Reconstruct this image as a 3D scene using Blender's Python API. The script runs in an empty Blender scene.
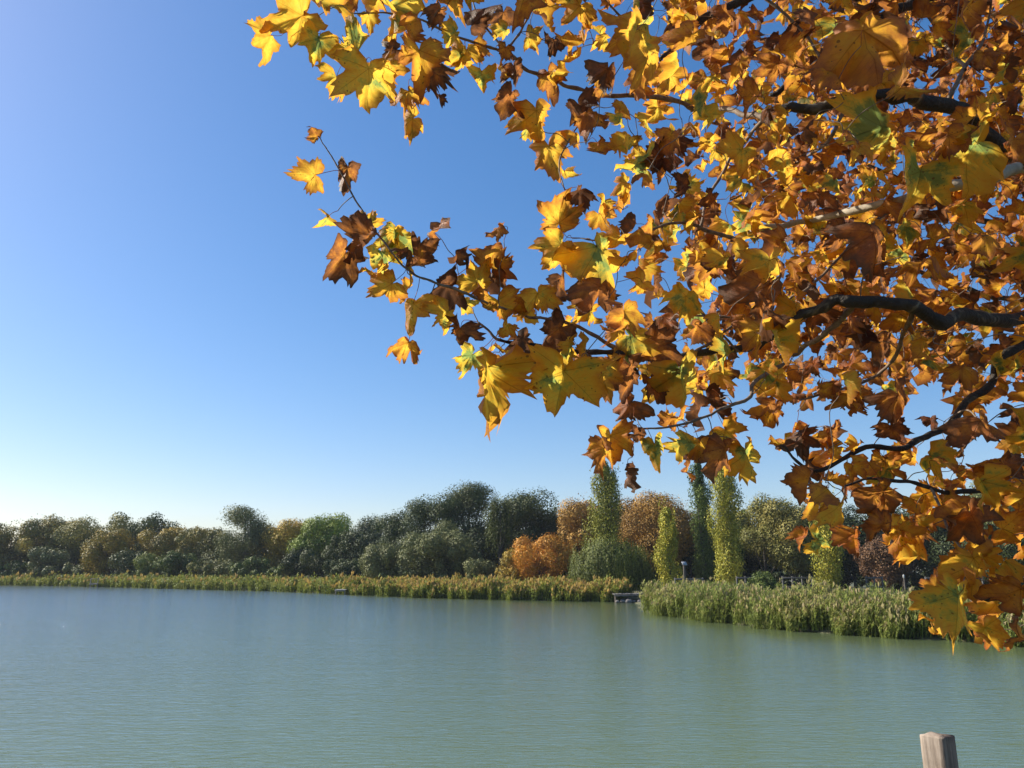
import bpy, math, random
import numpy as np
from mathutils import Vector

random.seed(7)
RNG = np.random.default_rng(11)
R = math.radians
S = bpy.context.scene
COL = S.collection

# ------------------------------------------------------------------ camera
F = 759.0
HZ = 568.0
EYE = 3.0
TH = math.atan((HZ - 384) / F)
cam_data = bpy.data.cameras.new('camera')
cam_data.sensor_width = 36
cam_data.lens = 36 * F / 1024
cam_data.clip_start = 0.05
cam_data.clip_end = 3000
cam = bpy.data.objects.new('camera', cam_data)
cam.location = (0, 0, EYE)
cam.rotation_euler = (math.pi / 2 + TH, 0, 0)
COL.objects.link(cam)
S.camera = cam

# ------------------------------------------------------------------ sky, sun, exposure
SUN_AZ = R(-72)      # from the view direction (+Y), negative = left
SUN_EL = R(35)
world = bpy.data.worlds.new('World')
S.world = world
world.use_nodes = True
wn = world.node_tree
bg = wn.nodes['Background']
sky = wn.nodes.new('ShaderNodeTexSky')
sky.sky_type = 'NISHITA'
sky.sun_disc = False
sky.sun_elevation = SUN_EL
sky.sun_rotation = SUN_AZ
sky.air_density = 1.0
sky.dust_density = 0.7
sky.ozone_density = 3.0
hsv = wn.nodes.new('ShaderNodeHueSaturation')
hsv.inputs['Saturation'].default_value = 1.42
gam = wn.nodes.new('ShaderNodeGamma')
gam.inputs[1].default_value = 0.8
wn.links.new(sky.outputs[0], gam.inputs[0])
wn.links.new(gam.outputs[0], hsv.inputs['Color'])
tint = wn.nodes.new('ShaderNodeMix'); tint.data_type = 'RGBA'; tint.blend_type = 'MULTIPLY'
tint.inputs[0].default_value = 1; tint.inputs[7].default_value = (1.0, .95, 1.02, 1)
wn.links.new(hsv.outputs[0], tint.inputs[6])
wn.links.new(tint.outputs[2], bg.inputs[0])
bg.inputs[1].default_value = 0.122
sun_d = bpy.data.lights.new('sun', 'SUN')
sun_d.energy = 5.0
sun_d.angle = R(0.5)
sun_d.color = (1.0, 0.93, 0.80)
sun = bpy.data.objects.new('sun', sun_d)
sdir = Vector((math.sin(SUN_AZ) * math.cos(SUN_EL), math.cos(SUN_AZ) * math.cos(SUN_EL), math.sin(SUN_EL)))
sun.rotation_euler = sdir.to_track_quat('Z', 'Y').to_euler()
sun.location = (-30, 10, 40)
COL.objects.link(sun)
S.view_settings.view_transform = 'Standard'
S.view_settings.look = 'None'
S.view_settings.gamma = 1
S.view_settings.exposure = 0.85
S.render.engine = 'CYCLES'
S.cycles.use_denoising = True
S.cycles.max_bounces = 8
S.cycles.transparent_max_bounces = 8
S.cycles.caustics_reflective = False
S.cycles.caustics_refractive = False

# ------------------------------------------------------------------ helpers
ST, CT = math.sin(TH), math.cos(TH)
def at(px, py, Y):
    """point of the view ray through (px, py) lying at world distance Y"""
    t = (384 - py) / F
    z = Y * (ST + t * CT) / (CT - t * ST)
    depth = Y * CT + z * ST
    return np.array([(px - 512) / F * depth, Y, z + EYE])
def on_water(px, py, h=0.0):
    t = (384 - py) / F
    Y = -(EYE - h) * (CT - t * ST) / (ST + t * CT)
    return at(px, py, Y)
def ground_x(px, Y, z=0.5):
    return (px - 512) / F * (Y * CT + (z - EYE) * ST)

def props(o, label=None, cat=None, group=None, kind=None):
    if label: o['label'] = label
    if cat: o['category'] = cat
    if group: o['group'] = group
    if kind: o['kind'] = kind
    return o

def empty(name, loc, label, cat, group=None, rz=0.0):
    o = bpy.data.objects.new(name, None)
    o.location = loc
    o.rotation_euler = (0, 0, rz)
    COL.objects.link(o)
    return props(o, label, cat, group)

class MB:
    """collects polygons, links them as one mesh object"""
    def __init__(s):
        s.v = []; s.f3 = []; s.f4 = []; s.n = 0; s.attrs = {}
    def add(s, v, f, **attrs):
        v = np.asarray(v, float); f = np.asarray(f, int) + s.n
        (s.f4 if f.shape[1] == 4 else s.f3).append(f)
        s.v.append(v)
        for k, a in attrs.items():
            a = np.asarray(a, float)
            if a.ndim == 0: a = np.full(len(v), float(a))
            s.attrs.setdefault(k, []).append((s.n, a))
        s.n += len(v)
    def build(s, name, mat, parent=None, smooth=False, origin=None):
        v = np.concatenate(s.v)
        if origin is not None: v = v - np.asarray(origin)
        f3 = np.concatenate(s.f3) if s.f3 else np.zeros((0, 3), int)
        f4 = np.concatenate(s.f4) if s.f4 else np.zeros((0, 4), int)
        me = bpy.data.meshes.new(name)
        me.vertices.add(len(v)); me.vertices.foreach_set('co', v.astype(np.float32).ravel())
        nl = f3.size + f4.size
        me.loops.add(nl)
        me.loops.foreach_set('vertex_index', np.concatenate([f3.ravel(), f4.ravel()]).astype(np.int32))
        me.polygons.add(len(f3) + len(f4))
        tot = np.concatenate([np.full(len(f3), 3), np.full(len(f4), 4)]).astype(np.int32)
        st = np.concatenate([[0], np.cumsum(tot)[:-1]]).astype(np.int32)
        me.polygons.foreach_set('loop_start', st)
        me.polygons.foreach_set('loop_total', tot)
        if smooth: me.polygons.foreach_set('use_smooth', np.ones(len(tot), bool))
        for k, parts in s.attrs.items():
            vec = parts[0][1].ndim == 2
            arr = np.zeros((len(v), 3) if vec else len(v), np.float32)
            for st0, a in parts: arr[st0:st0 + len(a)] = a
            at_ = me.attributes.new(k, 'FLOAT_VECTOR' if vec else 'FLOAT', 'POINT')
            at_.data.foreach_set('vector' if vec else 'value', arr.ravel())
        me.update(calc_edges=True)
        me.validate()
        me.materials.append(mat)
        o = bpy.data.objects.new(name, me)
        COL.objects.link(o)
        if parent is not None:
            o.parent = parent
        return o

def box(mb, c, size, rz=0.0, tilt=0.0, bev=0.0, **attrs):
    """box centred at c, bevelled with a chamfer on all edges through a small inset"""
    sx, sy, sz = [q / 2 for q in size]
    b = min(bev, sx * .5, sy * .5, sz * .5)
    import itertools
    if b <= 0:
        v = np.array([[x, y, z] for z in (-sz, sz) for y in (-sy, sy) for x in (-sx, sx)])
        f = [[0, 2, 3, 1], [4, 5, 7, 6], [0, 1, 5, 4], [2, 6, 7, 3], [0, 4, 6, 2], [1, 3, 7, 5]]
        tri = []
    else:
        v = []; idx = {}
        for sg in itertools.product((-1, 1), repeat=3):
            for ax in range(3):
                p = [sg[0] * (sx - b), sg[1] * (sy - b), sg[2] * (sz - b)]
                p[ax] = sg[ax] * (sx, sy, sz)[ax]
                idx[(sg, ax)] = len(v); v.append(p)
        f = []; tri = []
        for ax in range(3):
            o1, o2 = [a for a in range(3) if a != ax]
            for s_ in (-1, 1):
                q = []
                for a_, b_ in ((-1, -1), (1, -1), (1, 1), (-1, 1)):
                    sg = [0, 0, 0]; sg[ax] = s_; sg[o1] = a_; sg[o2] = b_
                    q.append(idx[(tuple(sg), ax)])
                f.append(q)
            for a_ in (-1, 1):
                for b_ in (-1, 1):
                    g1 = [0, 0, 0]; g2 = [0, 0, 0]
                    g1[o1] = g2[o1] = a_; g1[o2] = g2[o2] = b_; g1[ax] = -1; g2[ax] = 1
                    f.append([idx[(tuple(g1), o1)], idx[(tuple(g2), o1)], idx[(tuple(g2), o2)], idx[(tuple(g1), o2)]])
        for sg in itertools.product((-1, 1), repeat=3):
            tri.append([idx[(sg, 0)], idx[(sg, 1)], idx[(sg, 2)]])
        v = np.array(v)
        # fix winding outward
        def fix(l):
            r = []
            for q in l:
                n = np.cross(v[q[1]] - v[q[0]], v[q[2]] - v[q[0]])
                r.append(q if np.dot(n, v[q].mean(0)) > 0 else q[::-1])
            return r
        f = fix(f); tri = fix(tri)
    if tilt:
        c_, s_ = math.cos(tilt), math.sin(tilt)
        v = v @ np.array([[1, 0, 0], [0, c_, s_], [0, -s_, c_]])
    c_, s_ = math.cos(rz), math.sin(rz)
    v = v @ np.array([[c_, s_, 0], [-s_, c_, 0], [0, 0, 1]]) + np.asarray(c)
    n0 = mb.n
    mb.add(v, f, **attrs)
    if tri: mb.f3.append(np.array(tri) + n0)

def smooth_path(pts, sub=6):
    p = np.asarray(pts, float)
    if len(p) < 3: 
        t = np.linspace(0, 1, sub + 1)[:, None]
        return p[0] * (1 - t) + p[-1] * t
    q = np.vstack([2 * p[0] - p[1], p, 2 * p[-1] - p[-2]])
    out = []
    for i in range(1, len(q) - 2):
        for k in range(sub):
            t = k / sub
            out.append(0.5 * ((2 * q[i]) + (-q[i - 1] + q[i + 1]) * t + (2 * q[i - 1] - 5 * q[i] + 4 * q[i + 1] - q[i + 2]) * t * t
                              + (-q[i - 1] + 3 * q[i] - 3 * q[i + 1] + q[i + 2]) * t ** 3))
    out.append(p[-1])
    return np.array(out)

def tube(mb, path, rad, sides=7, wob=0.0, cap=True, **attrs):
    p = np.asarray(path, float); n = len(p)
    rad = np.broadcast_to(np.asarray(rad, float), (n,)).copy()
    if wob: rad *= 1 + RNG.normal(0, wob, n)
    d = np.gradient(p, axis=0); d /= np.linalg.norm(d, axis=1)[:, None] + 1e-9
    ref = np.array([0, 0, 1.0]) if abs(d[0][2]) < .9 else np.array([1.0, 0, 0])
    u = np.cross(d[0], ref); u /= np.linalg.norm(u)
    vs = []
    a = np.linspace(0, 2 * math.pi, sides, endpoint=False)
    for i in range(n):
        u = u - d[i] * np.dot(u, d[i]); u /= np.linalg.norm(u) + 1e-9
        w = np.cross(d[i], u)
        vs.append(p[i] + rad[i] * (np.cos(a)[:, None] * u + np.sin(a)[:, None] * w))
    v = np.concatenate(vs)
    i = np.arange(n - 1)[:, None] * sides; j = np.arange(sides)[None]
    f = np.stack([i + j, i + (j + 1) % sides, i + sides + (j + 1) % sides, i + sides + j], -1).reshape(-1, 4)
    mb.add(v, f, **attrs)
    if cap and sides >= 4:
        e = (n - 1) * sides + mb.n - len(v)
        mb.f3.append(np.array([[e, e + k, e + k + 1] for k in range(1, sides - 1)]))

# ------------------------------------------------------------------ materials
def mat(name):
    m = bpy.data.materials.new(name); m.use_nodes = True
    nt = m.node_tree
    for n in list(nt.nodes): nt.nodes.remove(n)
    out = nt.nodes.new('ShaderNodeOutputMaterial')
    return m, nt, out
def N(nt, t, **kw):
    n = nt.nodes.new(t)
    for k, v in kw.items():
        if k == 'ins':
            for a, b in v.items(): n.inputs[a].default_value = b
        else: setattr(n, k, v)
    return n
def ramp(nt, stops, interp='LINEAR'):
    n = nt.nodes.new('ShaderNodeValToRGB'); cr = n.color_ramp; cr.interpolation = interp
    while len(cr.elements) < len(stops): cr.elements.new(0.5)
    for e, (p, c) in zip(cr.elements, stops):
        e.position = p; e.color = (*c, 1)
    return n
def math_n(nt, op, a, b=None, clamp=False):
    n = nt.nodes.new('ShaderNodeMath'); n.operation = op; n.use_clamp = clamp
    for i, q in enumerate((a, b)):
        if q is None: continue
        if hasattr(q, 'links'): nt.links.new(q, n.inputs[i])
        else: n.inputs[i].default_value = q
    return n.outputs[0]

def foliage_mat(name, stops, transl=0.3, rough=0.6):
    """tint attribute 0..1 picks the leaf colour"""
    m, nt, out = mat(name)
    a = N(nt, 'ShaderNodeAttribute', attribute_name='tint')
    r = ramp(nt, stops)
    nt.links.new(a.outputs['Fac'], r.inputs[0])
    p = N(nt, 'ShaderNodeBsdfPrincipled', ins={'Roughness': rough, 'Specular IOR Level': 0.25})
    t = N(nt, 'ShaderNodeBsdfTranslucent')
    mx = N(nt, 'ShaderNodeMixShader', ins={0: transl})
    nt.links.new(r.outputs[0], p.inputs['Base Color']); nt.links.new(r.outputs[0], t.inputs['Color'])
    nt.links.new(p.outputs[0], mx.inputs[1]); nt.links.new(t.outputs[0], mx.inputs[2])
    nt.links.new(mx.outputs[0], out.inputs[0])
    return m

def plain_mat(name, c1, c2, scale=8, rough=0.8, stretch=(1, 1, 1), bump=0.3, detail=6, metal=0.0, bdist=0.01):
    m, nt, out = mat(name)
    tc = N(nt, 'ShaderNodeTexCoord'); mp = N(nt, 'ShaderNodeMapping'); mp.inputs['Scale'].default_value = stretch
    nt.links.new(tc.outputs['Object'], mp.inputs[0])
    nz = N(nt, 'ShaderNodeTexNoise', ins={'Scale': scale, 'Detail': detail, 'Roughness': 0.65})
    nt.links.new(mp.outputs[0], nz.inputs['Vector'])
    r = ramp(nt, [(0.32, c1), (0.68, c2)]); nt.links.new(nz.outputs['Fac'], r.inputs[0])
    p = N(nt, 'ShaderNodeBsdfPrincipled', ins={'Roughness': rough, 'Metallic': metal})
    nt.links.new(r.outputs[0], p.inputs['Base Color'])
    b = N(nt, 'ShaderNodeBump', ins={'Strength': bump, 'Distance': bdist})
    nt.links.new(nz.outputs['Fac'], b.inputs['Height']); nt.links.new(b.outputs[0], p.inputs['Normal'])
    nt.links.new(p.outputs[0], out.inputs[0])
    return m

M = {}
M['trunk'] = plain_mat('bark_dark', (0.05, 0.04, 0.03), (0.12, 0.10, 0.08), 3, 0.9, (1, 1, .3))
M['ground'] = plain_mat('grassy_soil', (0.045, 0.055, 0.02), (0.11, 0.10, 0.05), 0.6, 0.95, bump=0.5)
M['wood_old'] = plain_mat('weathered_wood', (0.20, 0.17, 0.14), (0.36, 0.31, 0.27), 14, 0.85, (1, 1, .12), 0.5)
M['stone'] = plain_mat('pale_stone', (0.10, 0.09, 0.085), (0.22, 0.20, 0.19), 3, 0.9, bump=0.6)
M['metal'] = plain_mat('grey_metal', (0.30, 0.31, 0.32), (0.38, 0.39, 0.40), 20, 0.5, metal=0.3, bump=.05)
M['panel'] = plain_mat('panel_paper', (0.22, 0.23, 0.24), (0.36, 0.37, 0.38), 5, 0.4, bump=0.02)
M['white'] = plain_mat('dull_white_paint', (0.32, 0.32, 0.31), (0.42, 0.42, 0.41), 10, 0.6, bump=0.05)
M['fence'] = plain_mat('grey_fence_wood', (0.08, 0.075, 0.07), (0.15, 0.14, 0.13), 5, 0.9)
M['concrete'] = plain_mat('pale_concrete', (0.32, 0.31, 0.30), (0.44, 0.43, 0.42), 2, 0.9, bump=0.2)

# post: grain, end grain, cracks
def post_mat():
    m, nt, out = mat('grey_post_wood')
    tc = N(nt, 'ShaderNodeTexCoord'); mp = N(nt, 'ShaderNodeMapping'); mp.inputs['Scale'].default_value = (1, 1, .06)
    nt.links.new(tc.outputs['Object'], mp.inputs[0])
    n1 = N(nt, 'ShaderNodeTexNoise', ins={'Scale': 90, 'Detail': 8, 'Roughness': .7, 'Distortion': .6})
    n2 = N(nt, 'ShaderNodeTexNoise', ins={'Scale': 14, 'Detail': 4})
    nt.links.new(mp.outputs[0], n1.inputs['Vector']); nt.links.new(tc.outputs['Object'], n2.inputs['Vector'])
    r = ramp(nt, [(0.28, (0.07, .05, .04)), (0.45, (.24, .19, .15)), (0.7, (.40, .33, .27))])
    r2 = ramp(nt, [(0.35, (0.62, .58, .55)), (0.7, (1, 1, 1))])
    nt.links.new(n1.outputs['Fac'], r.inputs[0]); nt.links.new(n2.outputs['Fac'], r2.inputs[0])
    mx = N(nt, 'ShaderNodeMix', data_type='RGBA', blend_type='MULTIPLY'); mx.inputs[0].default_value = 1
    nt.links.new(r.outputs[0], mx.inputs[6]); nt.links.new(r2.outputs[0], mx.inputs[7])
    p = N(nt, 'ShaderNodeBsdfPrincipled', ins={'Roughness': 0.85})
    b = N(nt, 'ShaderNodeBump', ins={'Strength': .7, 'Distance': .004})
    nt.links.new(n1.outputs['Fac'], b.inputs['Height']); nt.links.new(b.outputs[0], p.inputs['Normal'])
    nt.links.new(mx.outputs[2], p.inputs['Base Color']); nt.links.new(p.outputs[0], out.inputs[0])
    return m
M['post'] = post_mat()

def bark_plane():
    m, nt, out = mat('plane_bark')
    tc = N(nt, 'ShaderNodeTexCoord')
    v = N(nt, 'ShaderNodeTexVoronoi', ins={'Scale': 14, 'Randomness': 1})
    n1 = N(nt, 'ShaderNodeTexNoise', ins={'Scale': 9, 'Detail': 6, 'Distortion': 1.0})
    n2 = N(nt, 'ShaderNodeTexNoise', ins={'Scale': 70, 'Detail': 5})
    nt.links.new(tc.outputs['Object'], n1.inputs['Vector']); nt.links.new(tc.outputs['Object'], n2.inputs['Vector'])
    nt.links.new(n1.outputs['Color'], v.inputs['Vector'])
    r = ramp(nt, [(0.40, (0.020, .014, .010)), (0.60, (.045, .032, .02)), (0.70, (.24, .19, .12)), (0.80, (.34, .30, .21))])
    nt.links.new(n1.outputs['Fac'], r.inputs[0])
    p = N(nt, 'ShaderNodeBsdfPrincipled', ins={'Roughness': 0.8})
    b = N(nt, 'ShaderNodeBump', ins={'Strength': .9, 'Distance': .012})
    nt.links.new(n2.outputs['Fac'], b.inputs['Height']); nt.links.new(b.outputs[0], p.inputs['Normal'])
    nt.links.new(r.outputs[0], p.inputs['Base Color']); nt.links.new(p.outputs[0], out.inputs[0])
    return m
M['bark'] = bark_plane()
M['bark_sunlit'] = plain_mat('plane_bark_sunlit', (0.20, 0.16, 0.11), (0.55, 0.47, 0.34), 10, 0.8, bump=.5)  # same bark, with the sunlight on one limb put into its lighter colour
M['twig'] = plain_mat('twig_bark', (0.08, 0.05, 0.035), (0.26, 0.19, 0.13), 40, 0.75)

def leaf_mat():
    """attributes: hue (0 brown .. 1 green), luv = (x, y, edge) in leaf coordinates"""
    m, nt, out = mat('plane_leaf')
    L = nt.links
    hue = N(nt, 'ShaderNodeAttribute', attribute_name='hue').outputs['Fac']
    luv = N(nt, 'ShaderNodeAttribute', attribute_name='luv').outputs['Vector']
    sep = N(nt, 'ShaderNodeSeparateXYZ'); L.new(luv, sep.inputs[0])
    x, y, e = sep.outputs
    # veins: distance to five main rays and their side veins
    vein = None
    ax = math_n(nt, 'ABSOLUTE', x)
    for deg in (0, 50, 106):
        c, s = math.cos(R(deg)), math.sin(R(deg))
        along = math_n(nt, 'ADD', math_n(nt, 'MULTIPLY', ax, s), math_n(nt, 'MULTIPLY', y, c))
        across = math_n(nt, 'ABSOLUTE', math_n(nt, 'SUBTRACT', math_n(nt, 'MULTIPLY', ax, c), math_n(nt, 'MULTIPLY', y, s)))
        w = math_n(nt, 'SUBTRACT', 0.013, math_n(nt, 'MULTIPLY', along, 0.008))
        g = math_n(nt, 'SUBTRACT', 1.0, math_n(nt, 'DIVIDE', across, w), True)
        g = math_n(nt, 'MULTIPLY', g, math_n(nt, 'GREATER_THAN', along, 0.0))
        vein = g if vein is None else math_n(nt, 'MAXIMUM', vein, g)
        # side veins leave the main one at an angle; only near it
        ph = math_n(nt, 'SUBTRACT', math_n(nt, 'MULTIPLY', along, 1.0), math_n(nt, 'MULTIPLY', across, 0.9))
        tri = math_n(nt, 'PINGPONG', math_n(nt, 'MULTIPLY', ph, 9.0), 0.5)
        sv = math_n(nt, 'SUBTRACT', 1.0, math_n(nt, 'MULTIPLY', tri, 9.0), True)
        sv = math_n(nt, 'MULTIPLY', sv, math_n(nt, 'LESS_THAN', across, 0.16))
        sv = math_n(nt, 'MULTIPLY', math_n(nt, 'MULTIPLY', sv, 0.4), math_n(nt, 'GREATER_THAN', along, 0.30))
        if deg != 106: vein = math_n(nt, 'MAXIMUM', vein, sv)
    # blotches
    off = N(nt, 'ShaderNodeVectorMath', operation='ADD')
    cmb = N(nt, 'ShaderNodeCombineXYZ'); L.new(math_n(nt, 'MULTIPLY', hue, 97.3), cmb.inputs[2]); L.new(math_n(nt, 'MULTIPLY', hue, 31.7), cmb.inputs[0])
    cxy = N(nt, 'ShaderNodeCombineXYZ'); L.new(x, cxy.inputs[0]); L.new(y, cxy.inputs[1])
    L.new(cxy.outputs[0], off.inputs[0]); L.new(cmb.outputs[0], off.inputs[1])
    n1 = N(nt, 'ShaderNodeTexNoise', ins={'Scale': 2.6, 'Detail': 5, 'Roughness': .6}); L.new(off.outputs[0], n1.inputs['Vector'])
    n2 = N(nt, 'ShaderNodeTexNoise', ins={'Scale': 16, 'Detail': 6, 'Roughness': .75}); L.new(off.outputs[0], n2.inputs['Vector'])
    blot = math_n(nt, 'MULTIPLY', math_n(nt, 'SUBTRACT', n1.outputs['Fac'], 0.5), 1.15)
    fine = math_n(nt, 'MULTIPLY', math_n(nt, 'SUBTRACT', n2.outputs['Fac'], 0.5), 0.38)
    e3 = math_n(nt, 'POWER', math_n(nt, 'MAXIMUM', e, 0.0), 4.0)
    eb = math_n(nt, 'MULTIPLY', math_n(nt, 'MULTIPLY', e3, math_n(nt, 'ADD', n1.outputs['Fac'], -0.15)), 1.0)
    h = math_n(nt, 'ADD', math_n(nt, 'ADD', hue, blot), fine)
    h = math_n(nt, 'SUBTRACT', h, eb, True)
    r = ramp(nt, [(0.0, (0.11, .042, .018)), (0.16, (.24, .080, .024)), (0.30, (.46, .135, .022)), (0.45, (.66, .24, .022)),
                  (0.62, (.84, .38, .020)), (0.80, (.84, .50, .03)), (0.92, (.46, .40, .04)), (1.0, (.16, .24, .045))])
    L.new(h, r.inputs[0])
    # dark spots
    vo = N(nt, 'ShaderNodeTexVoronoi', ins={'Scale': 9.0}); L.new(off.outputs[0], vo.inputs['Vector'])
    sp = math_n(nt, 'LESS_THAN', vo.outputs['Distance'], math_n(nt, 'MULTIPLY', math_n(nt, 'SUBTRACT', n1.outputs['Fac'], 0.40), 0.95))
    mx1 = N(nt, 'ShaderNodeMix', data_type='RGBA'); L.new(math_n(nt, 'MULTIPLY', sp, 0.75), mx1.inputs[0]); L.new(r.outputs[0], mx1.inputs[6]); mx1.inputs[7].default_value = (.10, .035, .014, 1)
    mx2 = N(nt, 'ShaderNodeMix', data_type='RGBA', blend_type='MULTIPLY'); L.new(math_n(nt, 'MULTIPLY', vein, 0.8), mx2.inputs[0]); L.new(mx1.outputs[2], mx2.inputs[6]); mx2.inputs[7].default_value = (.50, .34, .22, 1)
    col = mx2.outputs[2]
    # one face of the blade is paler and duller
    geo = N(nt, 'ShaderNodeNewGeometry')
    pale = N(nt, 'ShaderNodeMix', data_type='RGBA'); L.new(math_n(nt, 'MULTIPLY', geo.outputs['Backfacing'], 0.16), pale.inputs[0])
    L.new(col, pale.inputs[6]); pale.inputs[7].default_value = (.42, .36, .22, 1)
    p = N(nt, 'ShaderNodeBsdfPrincipled', ins={'Roughness': 0.5, 'Specular IOR Level': 0.22})
    dk = N(nt, 'ShaderNodeMix', data_type='RGBA', blend_type='MULTIPLY'); dk.inputs[0].default_value = 1
    L.new(pale.outputs[2], dk.inputs[6]); dk.inputs[7].default_value = (.72, .62, .55, 1)
    L.new(dk.outputs[2], p.inputs['Base Color'])
    bmp = N(nt, 'ShaderNodeBump', ins={'Strength': .6, 'Distance': .004})
    L.new(math_n(nt, 'ADD', n2.outputs['Fac'], math_n(nt, 'MULTIPLY', vein, 1.2)), bmp.inputs['Height']); L.new(bmp.outputs[0], p.inputs['Normal'])
    t = N(nt, 'ShaderNodeBsdfTranslucent'); 
    gm = N(nt, 'ShaderNodeGamma'); gm.inputs[1].default_value = 0.78; L.new(col, gm.inputs[0]); L.new(gm.outputs[0], t.inputs['Color'])
    ms = N(nt, 'ShaderNodeMixShader'); 
    L.new(math_n(nt, 'ADD', 0.34, math_n(nt, 'MULTIPLY', h, 0.34)), ms.inputs[0])
    L.new(p.outputs[0], ms.inputs[1]); L.new(t.outputs[0], ms.inputs[2]); L.new(ms.outputs[0], out.inputs[0])
    return m
M['leaf'] = leaf_mat()

def water_mat():
    m, nt, out = mat('lake_water')
    L = nt.links
    tc = N(nt, 'ShaderNodeTexCoord')
    mp = N(nt, 'ShaderNodeMapping'); mp.inputs['Scale'].default_value = (.5, 1.5, 1); mp.inputs['Rotation'].default_value = (0, 0, R(3))
    L.new(tc.outputs['Object'], mp.inputs[0])
    a = N(nt, 'ShaderNodeTexNoise', ins={'Scale': 5.0, 'Detail': 4, 'Roughness': .6, 'Distortion': .5})
    b = N(nt, 'ShaderNodeTexNoise', ins={'Scale': 0.9, 'Detail': 3, 'Roughness': .5})
    c = N(nt, 'ShaderNodeTexNoise', ins={'Scale': 0.05, 'Detail': 2})
    for n in (a, b): L.new(mp.outputs[0], n.inputs['Vector'])
    L.new(tc.outputs['Object'], c.inputs['Vector'])
    amp = math_n(nt, 'ADD', 0.55, math_n(nt, 'MULTIPLY', c.outputs['Fac'], 0.9))
    # the open left part of the lake is ruffled by wind, the right part lies in the lee of the reeds
    sx = N(nt, 'ShaderNodeSeparateXYZ'); L.new(tc.outputs['Object'], sx.inputs[0])
    wind = N(nt, 'ShaderNodeMapRange', ins={1: -24.0, 2: 3.0, 3: 2.0, 4: 0.75}); L.new(sx.outputs[0], wind.inputs[0])
    amp = math_n(nt, 'MULTIPLY', amp, wind.outputs[0])
    h = math_n(nt, 'MULTIPLY', math_n(nt, 'ADD', math_n(nt, 'MULTIPLY', a.outputs['Fac'], 0.040), math_n(nt, 'MULTIPLY', b.outputs['Fac'], 0.030)), amp)
    bp = N(nt, 'ShaderNodeBump', ins={'Strength': 1.0, 'Distance': 0.85})
    L.new(h, bp.inputs['Height'])
    d = N(nt, 'ShaderNodeBsdfDiffuse', ins={'Color': (.108, .142, .064, 1)})
    gl = N(nt, 'ShaderNodeBsdfGlossy', ins={'Roughness': 0.09, 'Color': (.96, .98, 1, 1)})
    L.new(bp.outputs[0], gl.inputs['Normal'])
    fr = N(nt, 'ShaderNodeFresnel', ins={'IOR': 1.6})
    fac = math_n(nt, 'MULTIPLY', fr.outputs[0], 1.0)
    ms = N(nt, 'ShaderNodeMixShader'); L.new(fac, ms.inputs[0]); L.new(d.outputs[0], ms.inputs[1]); L.new(gl.outputs[0], ms.inputs[2])
    L.new(ms.outputs[0], out.inputs[0])
    return m
M['water'] = water_mat()

# ------------------------------------------------------------------ lake and ground
shore_px = [(-160, 583.5), (0, 585), (90, 586.5), (180, 589), (265, 591), (340, 594), (430, 598), (540, 600.5), (618, 602),
            (634, 602.5), (640, 612), (700, 620.5), (800, 632), (900, 638), (1000, 644), (1100, 652)]
shore = np.array([on_water(*p)[:2] for p in shore_px])
lake = np.vstack([shore, [[34, 22], [42, 7.2], [10, 6.2], [-6, 6.6], [-60, 5.0], [-150, 8], [-165, 120]]])
def signed_dist(P):
    """distance to lake outline, negative inside"""
    A = lake; B = np.roll(lake, -1, 0)
    d = np.full(len(P), 1e9); inside = np.zeros(len(P), bool)
    for a, b in zip(A, B):
        ab = b - a; t = np.clip(((P - a) @ ab) / (ab @ ab), 0, 1)
        d = np.minimum(d, np.linalg.norm(P - (a + t[:, None] * ab), axis=1))
        cond = ((a[1] > P[:, 1]) != (b[1] > P[:, 1]))
        xx = a[0] + (P[:, 1] - a[1]) / (b[1] - a[1] + 1e-12) * (b[0] - a[0])
        inside ^= cond & (P[:, 0] < xx)
    return np.where(inside, -d, d)
def ground_z(P):
    P = np.atleast_2d(P)[:, :2]
    d = signed_dist(P)
    near = np.clip((12 - P[:, 1]) / 4, 0, 1)
    top = 0.3 * (1 - near) + 1.4 * near
    rise = np.clip((d) / 2.5, -1, 1)
    z = np.where(d > 0, top * (1 - (1 - rise) ** 2), -1.6 * (1 - (1 + rise) ** 2))
    far = np.clip((P[:, 1] - 150) / 200, 0, 1)
    z = z + np.where(d > 0, np.sin(P[:, 0] * .31) * np.cos(P[:, 1] * .23) * .06, 0) + far * 1.0
    return z
xs = np.unique(np.concatenate([np.linspace(-1500, -200, 14), np.linspace(-200, 60, 260), np.linspace(60, 1500, 16)]))
ys = np.unique(np.concatenate([np.linspace(-400, -10, 8), np.linspace(-10, 160, 200), np.linspace(160, 2500, 20)]))
X, Yg = np.meshgrid(xs, ys)
P = np.stack([X.ravel(), Yg.ravel()], 1)
gz = ground_z(P)
mb = MB()
nx, ny = len(xs), len(ys)
ii = (np.arange(ny - 1)[:, None] * nx + np.arange(nx - 1)[None]).ravel()
mb.add(np.column_stack([P, gz]), np.stack([ii, ii + 1, ii + nx + 1, ii + nx], 1))
g = mb.build('ground', M['ground'], smooth=True)
props(g, kind='structure')
mb = MB()
wx = np.linspace(-200, 60, 40); wy = np.linspace(3.5, 160, 30)
X, Yg = np.meshgrid(wx, wy); nx = len(wx)
ii = (np.arange(len(wy) - 1)[:, None] * nx + np.arange(nx - 1)[None]).ravel()
mb.add(np.column_stack([X.ravel(), Yg.ravel(), np.zeros(X.size)]), np.stack([ii, ii + 1, ii + nx + 1, ii + nx], 1))
w = mb.build('water', M['water'], smooth=True)
props(w, kind='structure')

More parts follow.
